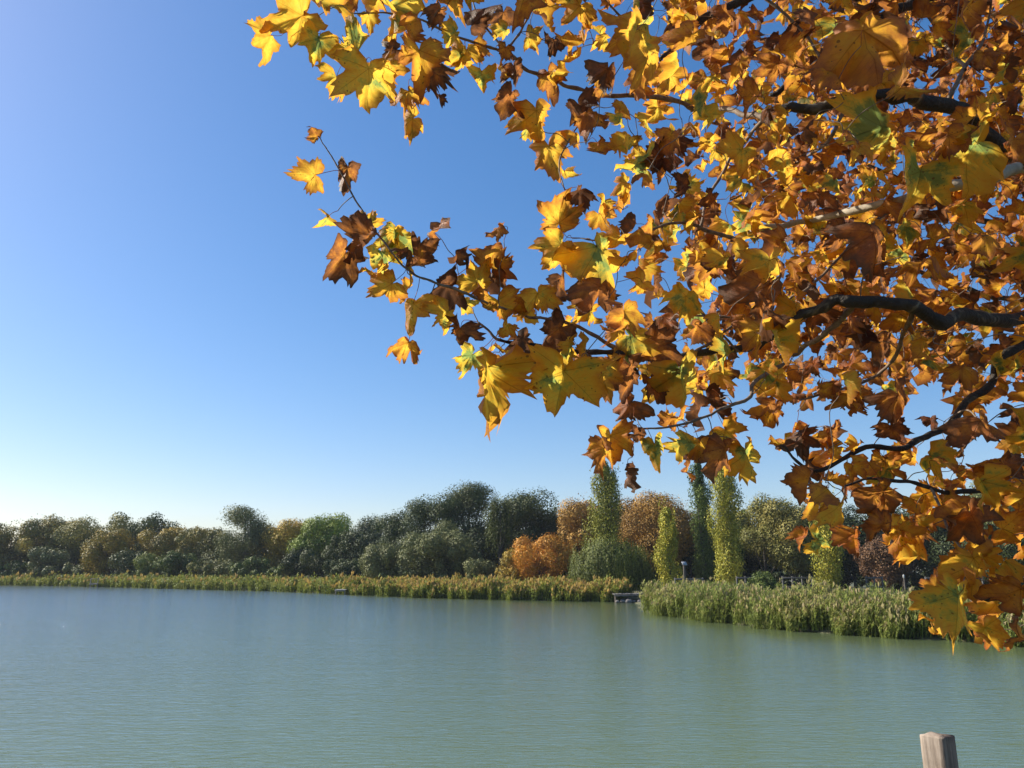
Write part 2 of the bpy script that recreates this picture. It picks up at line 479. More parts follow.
# ------------------------------------------------------------------ distant trees
def quads(mb, c, n, size, tint, aspect=0.65, updir=None):
    k = len(c)
    n = n / (np.linalg.norm(n, axis=1)[:, None] + 1e-9)
    if updir is None: r = RNG.normal(size=(k, 3))
    else: r = updir + RNG.normal(0, .25, (k, 3))
    u = r - n * np.sum(r * n, 1)[:, None]; u /= np.linalg.norm(u, axis=1)[:, None] + 1e-9
    w = np.cross(n, u)
    s = np.broadcast_to(size, (k,))[:, None] / 2
    V = np.stack([c - u * s, c - w * s * aspect, c + u * s, c + w * s * aspect], 1)
    V[:, 1] += n * s * .25; V[:, 3] += n * s * .25
    mb.add(V.reshape(-1, 3), np.arange(4 * k).reshape(k, 4), tint=np.repeat(tint, 4))

GREENS = {
 'olive':   [(0, (0.090, 0.097, 0.025)), (.5, (0.190, 0.186, 0.042)), (1, (0.339, 0.274, 0.070))],
 'autumn':  [(0, (0.098, 0.112, 0.029)), (.5, (0.247, 0.203, 0.045)), (1, (0.530, 0.385, 0.063))],
 'golden':  [(0, (0.137, 0.124, 0.024)), (.5, (0.378, 0.264, 0.036)), (1, (0.686, 0.456, 0.048))],
 'dark':    [(0, (0.023, 0.036, 0.012)), (.5, (0.050, 0.070, 0.019)), (1, (0.099, 0.117, 0.036))],
 'pine':    [(0, (0.027, 0.046, 0.015)), (.5, (0.062, 0.088, 0.025)), (1, (0.129, 0.150, 0.051))],
 'mid':     [(0, (0.053, 0.081, 0.018)), (.5, (0.117, 0.155, 0.030)), (1, (0.215, 0.237, 0.056))],
 'lime':    [(0, (0.086, 0.131, 0.018)), (.5, (0.223, 0.281, 0.033)), (1, (0.412, 0.439, 0.059))],
 'greygreen': [(0, (0.091, 0.105, 0.037)), (.5, (0.184, 0.195, 0.069)), (1, (0.305, 0.300, 0.116))],
 'willow':  [(0, (0.026, 0.038, 0.008)), (.5, (0.088, 0.110, 0.018)), (1, (0.205, 0.221, 0.040))],
 'orange':  [(0, (0.175, 0.097, 0.020)), (.5, (0.497, 0.235, 0.028)), (1, (0.731, 0.344, 0.040))],
 'rust':    [(0, (0.130, 0.075, 0.020)), (.5, (0.340, 0.190, 0.040)), (1, (0.560, 0.320, 0.060))],
 'poplar':  [(0, (0.145, 0.155, 0.021)), (.5, (0.33, 0.32, 0.036)), (1, (0.62, 0.50, 0.055))],
 'poplar_green': [(0, (0.056, 0.088, 0.018)), (.5, (0.130, 0.176, 0.033)), (1, (0.260, 0.299, 0.059))],
 'redbrown': [(0, (0.064, 0.035, 0.019)), (.5, (0.148, 0.075, 0.035)), (1, (0.254, 0.140, 0.062))],
}
FM = {k: foliage_mat('foliage_' + k, v, 0.13) for k, v in GREENS.items()}

def sphere_dirs(n, up=0.0):
    d = RNG.normal(size=(n, 3)); d[:, 2] += up
    return d / np.linalg.norm(d, axis=1)[:, None]

def crown_round(mb, c, rx, rz, s, dens, nl, tb, spread=.22, lr=(.26, .42), flat=1.0):
    """lobed crown: many leaf clumps gathered in uneven lobes"""
    d = sphere_dirs(nl, .35)
    rr = RNG.uniform(.40, .74, nl)
    lc = c + d * rr[:, None] * np.array([rx, rx, rz]) * (1 + .16 * np.sin(d[:, :1] * 4 + c[0]) * np.cos(d[:, 2:] * 5 + c[1]))
    lrad = RNG.uniform(*lr, nl) * min(rx, rz) * 1.05
    n_tot = int(1.5 * dens * math.pi * rx * rz / (s * s * .33))
    w = lrad ** 2; w /= w.sum()
    cnt = np.maximum((w * n_tot).astype(int), 8)
    idx = np.repeat(np.arange(nl), cnt)
    q = sphere_dirs(len(idx), .15)
    rad = lrad[idx] * np.minimum(RNG.normal(.88, .13, len(idx)), 1.15)
    p = lc[idx] + q * rad[:, None] * np.array([1, 1, flat])
    # sub-clumping noise
    lt = RNG.normal(tb, spread * .6, nl)
    tint = np.clip(lt[idx] + RNG.normal(0, spread * .6, len(idx)), 0, 1)
    nn = q + RNG.normal(0, .32, q.shape)
    keep = p[:, 2] > .3
    quads(mb, p[keep], nn[keep], s * RNG.uniform(.6, 1.5, keep.sum()), tint[keep])
    # sparse stray tufts along the outline
    k = int(n_tot * .012)
    q = sphere_dirs(k, .3)
    p = c + q * np.array([rx, rx, rz]) * RNG.uniform(.85, 1.0, (k, 1))
    keep = p[:, 2] > .3
    quads(mb, p[keep], RNG.normal(size=(keep.sum(), 3)), s * .9, np.clip(RNG.normal(tb, .2, keep.sum()), 0, 1))
    return lc

def trunk_of(root, base, top, r0, targets=None, name_mat='trunk', lean=0.0):
    mb = MB()
    h = top - base[2]
    pts = [[lean * t * h + math.sin(t * 5 + base[0]) * .04 * h * t * .5, 0, t * h] for t in (0, .15, .4, .7, 1)]
    pth = smooth_path(pts, 3)
    tube(mb, pth, np.linspace(r0, r0 * .25, len(pth)) + r0 * .5 * np.exp(-np.linspace(0, 14, len(pth))), 8)
    if targets is not None:
        for q in targets[:7]:
            q = q - base
            t0 = min(.85, max(.25, q[2] / h * .55))
            a = pth[int(t0 * (len(pth) - 1))]
            tube(mb, smooth_path([a, (a + q) / 2 + [0, 0, -.1 * h * .3], q], 4), np.linspace(r0 * .4, r0 * .08, 9), 5)
    mb.build('trunk', M[name_mat], root, smooth=True)

SHY = [(-160, 143), (0, 143), (90, 131), (180, 115), (265, 107), (340, 91), (430, 82), (540, 76), (640, 55), (700, 47), (1100, 40)]
def make_tree(px, top, wpx, Y, shape, mk, label, tb=.5, name='tree', cat='tree', low=None, dens=3.0, group='trees along the far shore', bottom_py=None):
    Y = max(Y, float(np.interp(px, [q[0] for q in SHY], [q[1] for q in SHY])) + (7 if shape == 'bush' else 11))
    x = ground_x(px, Y)
    z0 = float(ground_z([[x, Y]])[0])
    ztop = at(px, top, Y)[2]
    rx = wpx / 2 / F * Y * 1.32
    base = np.array([x, Y, z0])
    root = empty(name, base, label, cat, group)
    H = ztop - z0
    s = 0.0021 * Y
    mb = MB(); tg = None
    if shape in ('round', 'open', 'bush'):
        lo = z0 + (low if low is not None else (.12 * H if shape != 'bush' else .0))
        rz = (ztop - lo) / 2
        c = np.array([x, Y, (ztop + lo) / 2])
        nl = {'round': 30, 'open': 30, 'bush': 24}[shape]
        dn = dens * {'round': 1, 'open': .62, 'bush': 1}[shape]
        tg = crown_round(mb, c, rx, rz, s, dn, nl, tb, lr=(.16, .34) if shape == 'open' else (.18, .46))
        if shape != 'open':
            # lower skirt so the crown is full towards the ground
            crown_round(mb, c - [0, 0, rz * .45], rx * .85, rz * .55, s, dn * .6, 16, tb - .05)
    elif shape == 'column':
        nl = int(26 * max(1, H / rx / 8))
        t = np.linspace(.06, .97, nl) + RNG.normal(0, .02, nl)
        prof = np.clip(np.sin(np.clip(t, 0, 1) ** .66 * math.pi) ** .38, .2, 1) * RNG.uniform(.72, 1.18, nl)
        lc = np.column_stack([x + RNG.normal(0, .36, nl) * rx * prof, Y + RNG.normal(0, .36, nl) * rx * prof, z0 + t * H])
        cnt = int(dens * 3.1 * rx * H / (s * s * .33) / nl)
        idx = np.repeat(np.arange(nl), cnt)
        q = sphere_dirs(len(idx))
        rad = (rx * prof * .72)[idx] * RNG.normal(.9, .15, len(idx))
        p = lc[idx] + q * rad[:, None] * np.array([1, 1, 1.9])
        lt = RNG.normal(tb, .12, nl)
        quads(mb, p, q + RNG.normal(0, .45, q.shape), s * RNG.uniform(.6, 1.4, len(p)), np.clip(lt[idx] + RNG.normal(0, .16, len(p)), 0, 1), updir=np.array([0, 0, 1.]))
        for _ in range(9):
            t0 = RNG.uniform(.25, .93); a_ = RNG.uniform(0, 6.28); k = 46
            o_ = np.array([x + math.cos(a_) * rx * .6, Y + math.sin(a_) * rx * .6, z0 + t0 * H])
            tt = RNG.random(k)[:, None]
            q2 = o_ + np.array([math.cos(a_) * rx * .35, math.sin(a_) * rx * .35, rx * 2.1]) * tt + RNG.normal(0, rx * .14, (k, 3)) * (1.2 - tt)
            quads(mb, q2, RNG.normal(size=(k, 3)), s * RNG.uniform(.6, 1.3, k), np.clip(RNG.normal(tb, .2, k), 0, 1), updir=np.array([0, 0, 1.]))
        tg = lc[::4]
    elif shape == 'pine':
        nl = 46
        t = RNG.uniform(.08, .97, nl) ** .85
        a = RNG.uniform(0, 2 * math.pi, nl)
        prof = np.clip(1.15 - t * .85, .15, 1)
        rr = rx * prof * RNG.uniform(.35, 1.0, nl)
        lc = np.column_stack([x + np.cos(a) * rr, Y + np.sin(a) * rr, z0 + t * H * .96])
        lr_ = RNG.uniform(.28, .48, nl) * rx
        cnt = int(dens * 1.8 * rx * H * 1.6 / (s * s * .33) / nl)
        idx = np.repeat(np.arange(nl), cnt)
        q = sphere_dirs(len(idx))
        p = lc[idx] + q * (lr_[idx] * np.minimum(RNG.normal(.85, .16, len(idx)), 1.1))[:, None] * np.array([1.1, 1.1, .8])
        lt = RNG.normal(tb, .12, nl)
        quads(mb, p, q + RNG.normal(0, .35, q.shape) + [0, 0, .15], s * RNG.uniform(.5, 1.3, len(p)), np.clip(lt[idx] + RNG.normal(0, .15, len(p)), 0, 1), aspect=.6)
        tg = lc[:8]
    elif shape == 'willow':
        # dome with strands hanging to the ground
        ns = int(2600)
        d = sphere_dirs(ns, .55); d[:, 2] = np.abs(d[:, 2])
        rr = RNG.uniform(.72, 1.0, ns)[:, None]
        # lumpy dome
        lump = 1 + .10 * np.sin(d[:, 0] * 9 + 1) * np.cos(d[:, 1] * 7) + .05 * np.sin(d[:, 0] * 23)
        st = np.array([x, Y, z0 + H * .25]) + d * rr * lump[:, None] * np.array([rx, rx, H * .74])
        ln = RNG.uniform(.35, .9, ns) * (st[:, 2] - z0)
        step = s * .85
        C = []; T = []
        stt = np.clip(RNG.normal(tb, .16, ns), 0, 1)
        for i in range(ns):
            k = max(3, int(ln[i] / step))
            tt = np.arange(k) / k
            pts = st[i] + np.column_stack([tt * (st[i, 0] - x) * .10, tt * (st[i, 1] - Y) * .10, -tt * ln[i]])
            C.append(pts + RNG.normal(0, s * .22, pts.shape)); T.append(np.clip(stt[i] + RNG.normal(0, .10, k) - tt * .1, 0, 1))
        C = np.concatenate(C); T = np.concatenate(T)
        nn = (C - [x, Y, C[:, 2].mean()]) / rx + RNG.normal(0, .25, C.shape)
        keep = C[:, 2] > z0 + .05
        quads(mb, C[keep], nn[keep], s * RNG.uniform(.9, 1.7, keep.sum()), T[keep], aspect=.42, updir=np.array([0, 0, 1.]))
        tg = st[:6]
    elif shape == 'weeping':
        # tall tree, hanging curtains at several heights
        ns = 520
        hh = RNG.uniform(.35, .98, ns)
        a = RNG.uniform(0, 2 * math.pi, ns)
        cl = RNG.integers(0, 9, ns)
        ca = RNG.uniform(0, 2 * math.pi, 9); ch = np.linspace(.45, .95, 9)
        a = ca[cl] + RNG.normal(0, .5, ns); hh = ch[cl] + RNG.normal(0, .03, ns)
        rr = rx * RNG.uniform(.3, 1, ns) * np.clip(1.3 - hh, .25, 1)
        st = np.column_stack([x + np.cos(a) * rr, Y + np.sin(a) * rr, z0 + hh * H])
        ln = RNG.uniform(.12, .34, ns) * H
        C = []; T = []
        step = s * .8; stt = np.clip(RNG.normal(tb, .15, ns), 0, 1)
        for i in range(ns):
            k = max(3, int(ln[i] / step)); tt = np.arange(k) / k
            C.append(st[i] + np.column_stack([tt * 0, tt * 0, -tt * ln[i]]) + RNG.normal(0, s * .3, (k, 3))); T.append(np.clip(stt[i] + RNG.normal(0, .1, k), 0, 1))
        C = np.concatenate(C); T = np.concatenate(T)
        quads(mb, C, RNG.normal(size=C.shape), s * RNG.uniform(.8, 1.5, len(C)), T, aspect=.4, updir=np.array([0, 0, 1.]))
        tg = st[:6]
    if shape != 'bush':
        trunk_of(root, base, ztop - .12 * H, max(.12, H * .022), tg)
    else:
        trunk_of(root, base, z0 + .6 * H, .06 * H / 3 + .03, tg)
    mb.build('crown', FM[mk], root, origin=base)
    return root

# (px, top, width, Y, shape, material, tint, label)
TREES = [
 (-55, 520, 80, 150, 'round', 'olive', .45, 'olive tree at the far left end of the wood, cut by the picture edge'),
 (6, 521, 52, 148, 'round', 'autumn', .40, 'leftmost whole brownish crown in the wood at the picture edge'),
 (38, 513, 62, 152, 'round', 'autumn', .42, 'tall broad olive brown crown, highest at the left end of the wood'),
 (74, 518, 50, 150, 'round', 'olive', .55, 'olive green crown behind the pale grey bush on the left shore'),
 (118, 513, 50, 150, 'open', 'olive', .50, 'open feathery olive crown just left of the yellowish one'),
 (146, 514, 46, 146, 'open', 'dark', .85, 'dark airy crown with thin top twigs on the left skyline'),
 (168, 521, 56, 140, 'round', 'golden', .30, 'crown with yellow top between two darker crowns on the left'),
 (108, 530, 44, 138, 'round', 'golden', .35, 'smaller yellow and brown tree standing in front of the left wood'),
 (204, 527, 56, 136, 'round', 'autumn', .35, 'low brownish tree left of the tall grey pine'),
 (241, 507, 48, 130, 'pine', 'greygreen', .30, 'tall grey green pine rising above the left wood'),
 (262, 519, 44, 134, 'open', 'olive', .45, 'thin olive crown squeezed right of the tall grey pine'),
 (288, 517, 54, 130, 'round', 'golden', .55, 'yellow orange topped tree left of the lime green crown'),
 (325, 512, 50, 124, 'round', 'lime', .50, 'lime green crown, brightest on the left skyline'),
 (309, 522, 40, 122, 'round', 'lime', .30, 'lower green crown between the yellow tree and the lime one'),
 (352, 527, 56, 118, 'round', 'dark', .55, 'dark tree filling the dip right of the lime green crown'),
 (368, 519, 38, 150, 'pine', 'pine', .30, 'small far conifer showing over the dip in the skyline'),
 (391, 513, 42, 112, 'pine', 'pine', .45, 'dark pine with ragged flat top at the left of the tall pines'),
 (423, 500, 44, 108, 'pine', 'pine', .50, 'second pine up the slope of the tall dark group'),
 (446, 495, 40, 106, 'pine', 'pine', .45, 'narrow pine between the ragged one and the highest pine'),
 (469, 485, 54, 108, 'pine', 'dark', .75, 'highest and darkest pine of the far shore'),
 (500, 495, 40, 100, 'weeping', 'willow', .35, 'tall weeping tree with pale hanging strands beside the highest pine'),
 (527, 486, 66, 104, 'round', 'dark', .62, 'big dark broadleaf crown right of the highest pine'),
 (553, 508, 50, 108, 'round', 'dark', .50, 'dark shoulder tree between the big dark crown and orange brown tree'),
 (482, 520, 60, 104, 'round', 'dark', .40, 'very dark tree under the hanging strands'),
 (432, 530, 60, 104, 'round', 'dark', .45, 'dark tree hidden behind the grey green willow shrub'),
 (587, 491, 46, 98, 'round', 'rust', .55, 'orange brown tree just left of the tall green poplar'),
 (623, 500, 36, 100, 'round', 'dark', .60, 'dark green crown peeking out right of the tall green poplar'),
 (660, 491, 82, 92, 'round', 'rust', .50, 'wide dome of rust brown leaves behind the small yellow poplar'),
 (692, 508, 50, 96, 'round', 'dark', .50, 'dark crown behind the right edge of the rust brown dome'),
 (745, 500, 34, 92, 'open', 'mid', .50, 'wispy green tree touching the yellow poplar on its right'),
 (768, 491, 58, 88, 'open', 'olive', .55, 'loose olive crown with gaps right of the yellow poplar'),
 (795, 494, 50, 86, 'round', 'olive', .60, 'rounded olive tree with yellow cap left of the last poplar'),
 (812, 512, 52, 90, 'round', 'dark', .55, 'dark tree behind the yellow capped olive tree'),
 (740, 525, 60, 94, 'round', 'dark', .42, 'dark low tree filling the gap behind the yellow poplar'),
 (856, 503, 54, 88, 'round', 'dark', .40, 'black green tree right of the last poplar'),
 (888, 530, 44, 76, 'round', 'redbrown', .45, 'small reddish brown tree under the plane leaves on the right'),
 (905, 505, 60, 90, 'round', 'dark', .40, 'dark tree behind the small reddish brown one'),
 (950, 498, 66, 84, 'round', 'dark', .45, 'dark green tree mostly hidden by the hanging plane leaves'),
 (1004, 470, 74, 74, 'open', 'greygreen', .35, 'grey green feathery tree at the right edge of the picture'),
 (1010, 520, 90, 72, 'round', 'dark', .5, 'dark low tree beneath the feathery one at the right edge'),
 (1085, 480, 90, 74, 'round', 'olive', .4, 'olive tree just past the right edge of the picture'),
]
for (px, top, wpx, Y, sh, mk, tb, lab) in TREES:
    make_tree(px, top, wpx, Y, sh, mk, lab, tb, name={'pine': 'pine_tree', 'weeping': 'weeping_tree'}.get(sh, 'broadleaf_tree'))
FRONT = [
 (609, 466, 25, 86, 'column', 'poplar', .30, 'tallest green poplar, behind the willow dome', 'poplar_tree'),
 (671, 511, 17, 70, 'column', 'poplar', .55, 'small slim yellow green poplar before the rust brown dome', 'poplar_tree'),
 (706, 463, 19, 84, 'column', 'poplar_green', .40, 'dark slender poplar left of the yellow one', 'poplar_tree'),
 (730, 462, 24, 76, 'column', 'poplar', .50, 'broad yellow green poplar, right of the dark slender poplar', 'poplar_tree'),
 (830, 488, 22, 70, 'column', 'poplar', .55, 'rightmost poplar, yellow green, under the hanging leaves', 'poplar_tree'),
 (612, 535, 72, 80, 'willow', 'willow', .62, 'domed weeping willow with strands down to the shore', 'willow_tree'),
]
for (px, top, wpx, Y, sh, mk, tb, lab, nm) in FRONT:
    make_tree(px, top, wpx, Y, sh, mk, lab, tb, name=nm, dens=3.4)
SHRUBS = [
 (40, 545, 46, 140, 'bush', 'greygreen', .40, 'pale grey bush at the left end of the shore'),
 (72, 563, 46, 138, 'bush', 'greygreen', .30, 'low grey hedge like bush right of the pale grey one'),
 (18, 560, 40, 142, 'bush', 'mid', .35, 'low green bush nearest the left picture edge'),
 (152, 551, 34, 132, 'bush', 'mid', .75, 'fresh green shrub before the dark shore trees'),
 (128, 548, 30, 134, 'bush', 'dark', .80, 'dark round shrub left of the fresh green one'),
 (178, 550, 40, 130, 'bush', 'mid', .40, 'dark green shrub right of the fresh green one'),
 (214, 560, 50, 126, 'bush', 'olive', .35, 'brownish low shrub under the grey pine'),
 (250, 555, 44, 122, 'bush', 'mid', .25, 'dull green shrub at the foot of the grey pine'),
 (285, 563, 40, 118, 'bush', 'mid', .60, 'small green shrub beneath the yellow orange tree'),
 (312, 540, 60, 118, 'bush', 'dark', .40, 'large dark thicket shrub beneath the lime green tree'),
 (343, 558, 40, 108, 'bush', 'dark', .60, 'dark shrub left of the pale upright bush'),
 (383, 539, 36, 96, 'bush', 'greygreen', .45, 'pale upright bush with visible stems'),
 (422, 533, 40, 94, 'bush', 'greygreen', .30, 'left half of the wide grey green willow shrubs'),
 (447, 527, 52, 93, 'bush', 'greygreen', .42, 'yellow topped right half of the wide willow shrubs'),
 (481, 558, 28, 88, 'bush', 'greygreen', .40, 'small grey green shrub before the very dark tree'),
 (512, 548, 26, 86, 'bush', 'golden', .45, 'yellowish shrub touching the orange one on its left'),
 (540, 533, 60, 85, 'bush', 'orange', .55, 'round bright orange shrub tree on the middle shore'),
 (765, 572, 26, 66, 'bush', 'mid', .45, 'little green shrub behind the right reeds'),
]
for (px, top, wpx, Y, sh, mk, tb, lab) in SHRUBS:
    make_tree(px, top, wpx, Y, sh, mk, lab, tb, name='shrub', cat='shrub', group='shrubs along the far shore')

# dense wood behind everything: nobody could count it
mb = MB()
for px in np.linspace(-140, 1130, 88):
    Y = 168 if px < 380 else (128 if px < 560 else 108)
    if px > 900: Y = 98
    x = ground_x(px, Y); h = RNG.uniform(6.0, 9.0)
    c = np.array([x, Y + RNG.uniform(-2, 4), .45 + h * .45])
    crown_round(mb, c, 2.6 * Y / 110, h * .55, .0032 * Y, 2.6, 14, .4)
for px in np.linspace(-140, 1130, 70):
    Y = 160 if px < 380 else (118 if px < 560 else 99)
    if px > 900: Y = 92
    crown_round(mb, np.array([ground_x(px, Y), Y, 1.3]), 3.2 * Y / 110, 1.5, .0034 * Y, 2.4, 9, .3)
u = mb.build('undergrowth', FM['dark'])
props(u, 'dark undergrowth filling the wood behind the shore trees', 'undergrowth', kind='stuff')

# ------------------------------------------------------------------ reeds
def reed_mat(name, stops):
    return foliage_mat(name, stops, .35, .55)
RM = reed_mat('reed_right', [(0, (.10, .13, .036)), (.42, (.24, .29, .06)), (.62, (.36, .36, .11)), (.85, (.36, .30, .13)), (1, (.42, .34, .19))])
RL = reed_mat('reed_left', [(0, (.09, .12, .028)), (.42, (.24, .29, .05)), (.62, (.33, .31, .06)), (.85, (.42, .28, .07)), (1, (.48, .34, .14))])
def reeds(name, m, P, h, s, label, blades=6, plume=.5, gold=0.0):
    """P: stem feet; each stem with arching blades and a plume"""
    mb = MB(); k = len(P)
    z0 = np.maximum(ground_z(P), -.35)
    foot = np.column_stack([P, z0])
    lean = RNG.normal(0, .15, (k, 2)) + [.06, -.04]
    hh = h * RNG.normal(1, .14, k) * (1 + .10 * np.sin(P[:, 0] * 1.7 + P[:, 1] * 1.1) + .10 * np.sin(P[:, 0] * .8 - P[:, 1] * 2.3 + 1))
    tipv = foot + np.column_stack([lean * hh[:, None], hh])
    patch = .16 * np.sin(P[:, 0] * .9 + 1.3 * np.sin(P[:, 1] * .7)) + .10 * np.sin(P[:, 0] * 2.3 + P[:, 1])
    # stems: thin 2-quad crossed strips
    a = RNG.uniform(0, math.pi, k)
    wv = np.column_stack([np.cos(a), np.sin(a), np.zeros(k)]) * s * .18
    V = np.stack([foot - wv, foot + wv, tipv + wv * .4, tipv - wv * .4], 1)
    ti = np.stack([np.full(k, .35), np.full(k, .35), np.full(k, .7), np.full(k, .7)], 1)
    mb.add(V.reshape(-1, 3), np.arange(4 * k).reshape(k, 4), tint=ti.ravel())
    for b in range(blades):
        t = RNG.uniform(.12, .98, k)
        o = foot + (tipv - foot) * t[:, None]
        a = RNG.uniform(0, 2 * math.pi, k)
        d = np.column_stack([np.cos(a), np.sin(a), np.zeros(k)])
        ln = hh * RNG.uniform(.16, .30, k)
        side = np.column_stack([-np.sin(a), np.cos(a), np.zeros(k)]) * s * RNG.uniform(.5, .9, (k, 1))
        up = np.array([0, 0, 1.0])
        p1 = o + d * (ln * .40)[:, None] + up * (ln * .55)[:, None]
        p2 = o + d * (ln * .95)[:, None] + up * (ln * RNG.uniform(.2, .75, k))[:, None]
        V = np.stack([o - side * .4, o + side * .4, p1 + side * .5, p1 - side * .5, p2], 1)
        base = np.arange(k)[:, None] * 5
        tn = np.clip(.10 + .40 * t + (gold + patch) * t + RNG.normal(0, .12, k), 0, .9)
        n0 = mb.n
        mb.add(V.reshape(-1, 3), base + np.array([0, 1, 2, 3]), tint=np.repeat(tn, 5))
        mb.f3.append((base + np.array([3, 2, 4])) + n0)
    pl = RNG.random(k) < plume
    q = tipv[pl]; kk = len(q)
    for r_ in range(3):
        a = RNG.uniform(0, 2 * math.pi, kk)
        dr = np.column_stack([np.cos(a) * .35 + .25, np.sin(a) * .35, np.full(kk, .9)])
        c = q + dr * s * 2.0 + [0, 0, -s]
        quads(mb, c, np.column_stack([np.sin(a), np.cos(a), np.zeros(kk)]), s * RNG.uniform(3, 5, kk), np.clip(RNG.normal(.88, .08, kk), 0, 1), aspect=.38, updir=dr)
    o = mb.build(name, m)
    return props(o, label, 'reeds', kind='stuff')

def bed(pts, depth, n, front=0.0, thin=1.0):
    """stem feet scattered behind a shoreline polyline"""
    p = np.asarray(pts); seg = np.diff(p, axis=0); L = np.linalg.norm(seg, axis=1)
    w = L / L.sum(); i = RNG.choice(len(L), n, p=w); t = RNG.random(n)
    q = p[i] + seg[i] * t[:, None]
    nr = np.column_stack([-seg[:, 1], seg[:, 0]]) / L[:, None]
    nr *= np.sign(nr[:, 1:2] + 1e-9)
    dd = RNG.random(n) ** 1.3 * depth
    cum = np.concatenate([[0], np.cumsum(L)]); arc = cum[i] + t * L[i]
    wav = .5 * np.sin(arc * 1.1) + .4 * np.sin(arc * 2.7 + 1) + .25 * np.sin(arc * 5.3)
    q = q + nr[i] * (dd - front + wav * .6)[:, None]
    return q, arc
sL = shore[:6]; sM = shore[5:9]; sR = shore[10:]
q, arc = bed(sL, 5.0, 11000, .3)
clump = 1 + .16 * np.sin(arc * .7) + .14 * np.sin(arc * 1.9 + 2) + .1 * np.sin(arc * 4.1)
reeds('reed_bed', RL, q, 1.15 * clump, .16, 'long low reed bed along the left shore below the wood', 5, .03, -.12)
q, arc = bed(sM, 5.5, 9000, .3)
clump = 1 + .12 * np.sin(arc * .9) + .1 * np.sin(arc * 2.3 + 2)
reeds('reed_bed', RL, q, 1.18 * clump, .12, 'golden topped reed bed in the middle, ending at the stone landing', 6, .14, .0)
q, arc = bed(sR, 9.0, 16000, .2)
# leave a lower stretch at the back right
lowz = (q[:, 0] > 14.5)
dist = signed_dist(q)
hh = 1.25 * (1 + .08 * np.sin(arc * 1.3) + .07 * np.sin(arc * 3.1)) * np.where((dist > 3) & lowz, .55, 1)
reeds('reed_bed', RM, q, hh, .065, 'tall pale plumed reed bed on the right shore', 8, .22, -.02)
# end tuft of the right bed toward the landing
# rough grass on the bank behind the right reeds
n = 7000
gx = RNG.uniform(ground_x(640, 60), 44, n); gy = RNG.uniform(42, 70, n)
Pg = np.column_stack([gx, gy]); Pg = Pg[signed_dist(Pg) > 6]
reeds('bank_grass', RM, Pg, .55, .07, 'rough grass on the bank behind the right reeds', 4, .1, .0)

# ------------------------------------------------------------------ small things on the shore
def P3(px, Y, z=None):
    x = ground_x(px, Y, .5 if z is None else z)
    return np.array([x, Y, float(ground_z([[x, Y]])[0]) if z is None else z])

# stone landing with timber deck between the reed beds
a = on_water(619, 602.5); b = on_water(639, 603.5)
c = (a + b) / 2; wd = np.linalg.norm(b - a)
lt = empty('landing_stage', (c[0], c[1] + .6, 0), 'low timber landing on pale stones between the reed beds', 'landing stage')
mb = MB()
for k in range(9):
    box(mb, (-wd / 2 + (k + .5) * wd / 9, 1.0, .72 + .01 * (k % 3)), (wd / 9 * .92, 2.6, .07), bev=.01)
mb.build('deck', M['fence'], lt)
mb = MB()
box(mb, (0, -.34, .62), (wd * 1.02, .08, .14), bev=.01); mb.build('beam', M['fence'], lt)
for sx in (-.45, 0, .45):
    mb = MB(); tube(mb, [(sx * wd, -.2, -.5), (sx * wd, -.2, .68)], .09, 8); mb.build('pile', M['trunk'], lt, smooth=True)
def rock(loc, s, label):
    mb = MB()
    th = np.linspace(0, math.pi, 7); ph = np.linspace(0, 2 * math.pi, 10, endpoint=False)
    T, Pp = np.meshgrid(th, ph, indexing='ij')
    v = np.stack([np.sin(T) * np.cos(Pp), np.sin(T) * np.sin(Pp), np.cos(T)], -1).reshape(-1, 3)
    v = np.sign(v) * np.abs(v) ** .7
    rs = np.random.default_rng(int(abs(loc[0] * 1000)))
    v *= (1 + rs.normal(0, .09, (len(v), 1))) * np.array([1.2, 1, .75]) * s
    f = [[i * 10 + j, i * 10 + (j + 1) % 10, (i + 1) * 10 + (j + 1) % 10, (i + 1) * 10 + j] for i in range(6) for j in range(10)]
    mb.add(v, f)
    o = mb.build('rock', M['stone']); o.location = loc
    props(o, label, 'rock', 'stones at the landing')
labs = ['leftmost pale boulder below the timber landing', 'second pale boulder from the left below the landing', 'middle pale boulder below the timber landing',
        'fourth pale boulder from the left below the landing', 'rightmost pale boulder below the timber landing']
for k in range(5):
    rock((c[0] - wd * .4 + k * wd * .2, c[1] + .1 + .12 * (k % 2), .12), .15 + .06 * ((k * 7) % 3), labs[k])

# little jetties on the left shore
def jetty(px, py, w_, label, rail=False):
    p = on_water(px, py)
    r_ = empty('jetty', (p[0], p[1] - .4, 0), label, 'jetty', 'small jetties in the left reeds')
    mb = MB()
    for k in range(8): box(mb, (-w_ / 2 + (k + .5) * w_ / 8, 0, .55), (w_ / 8 * .93, 1.5, .06), bev=.008)
    mb.build('deck', M['concrete'] if not rail else M['wood_old'], r_)
    mb = MB(); box(mb, (0, -.72, .44), (w_, .07, .16), bev=.01); mb.build('beam', M['wood_old'], r_)
    for sx in (-.42, .42):
        mb = MB(); box(mb, (sx * w_, -.62, .0 if not rail else .35), (.12, .12, 1.1 if not rail else 1.9), bev=.015); mb.build('post', M['wood_old'], r_)
    if rail:
        mb = MB(); box(mb, (0, -.62, 1.28), (w_ * .96, .08, .10), bev=.01); mb.build('rail', M['wood_old'], r_)
jetty(342, 594.4, 1.25, 'small pale jetty at the water before the golden reeds')
jetty(97, 586.8, 1.4, 'tiny railed jetty in the far left reeds', True)

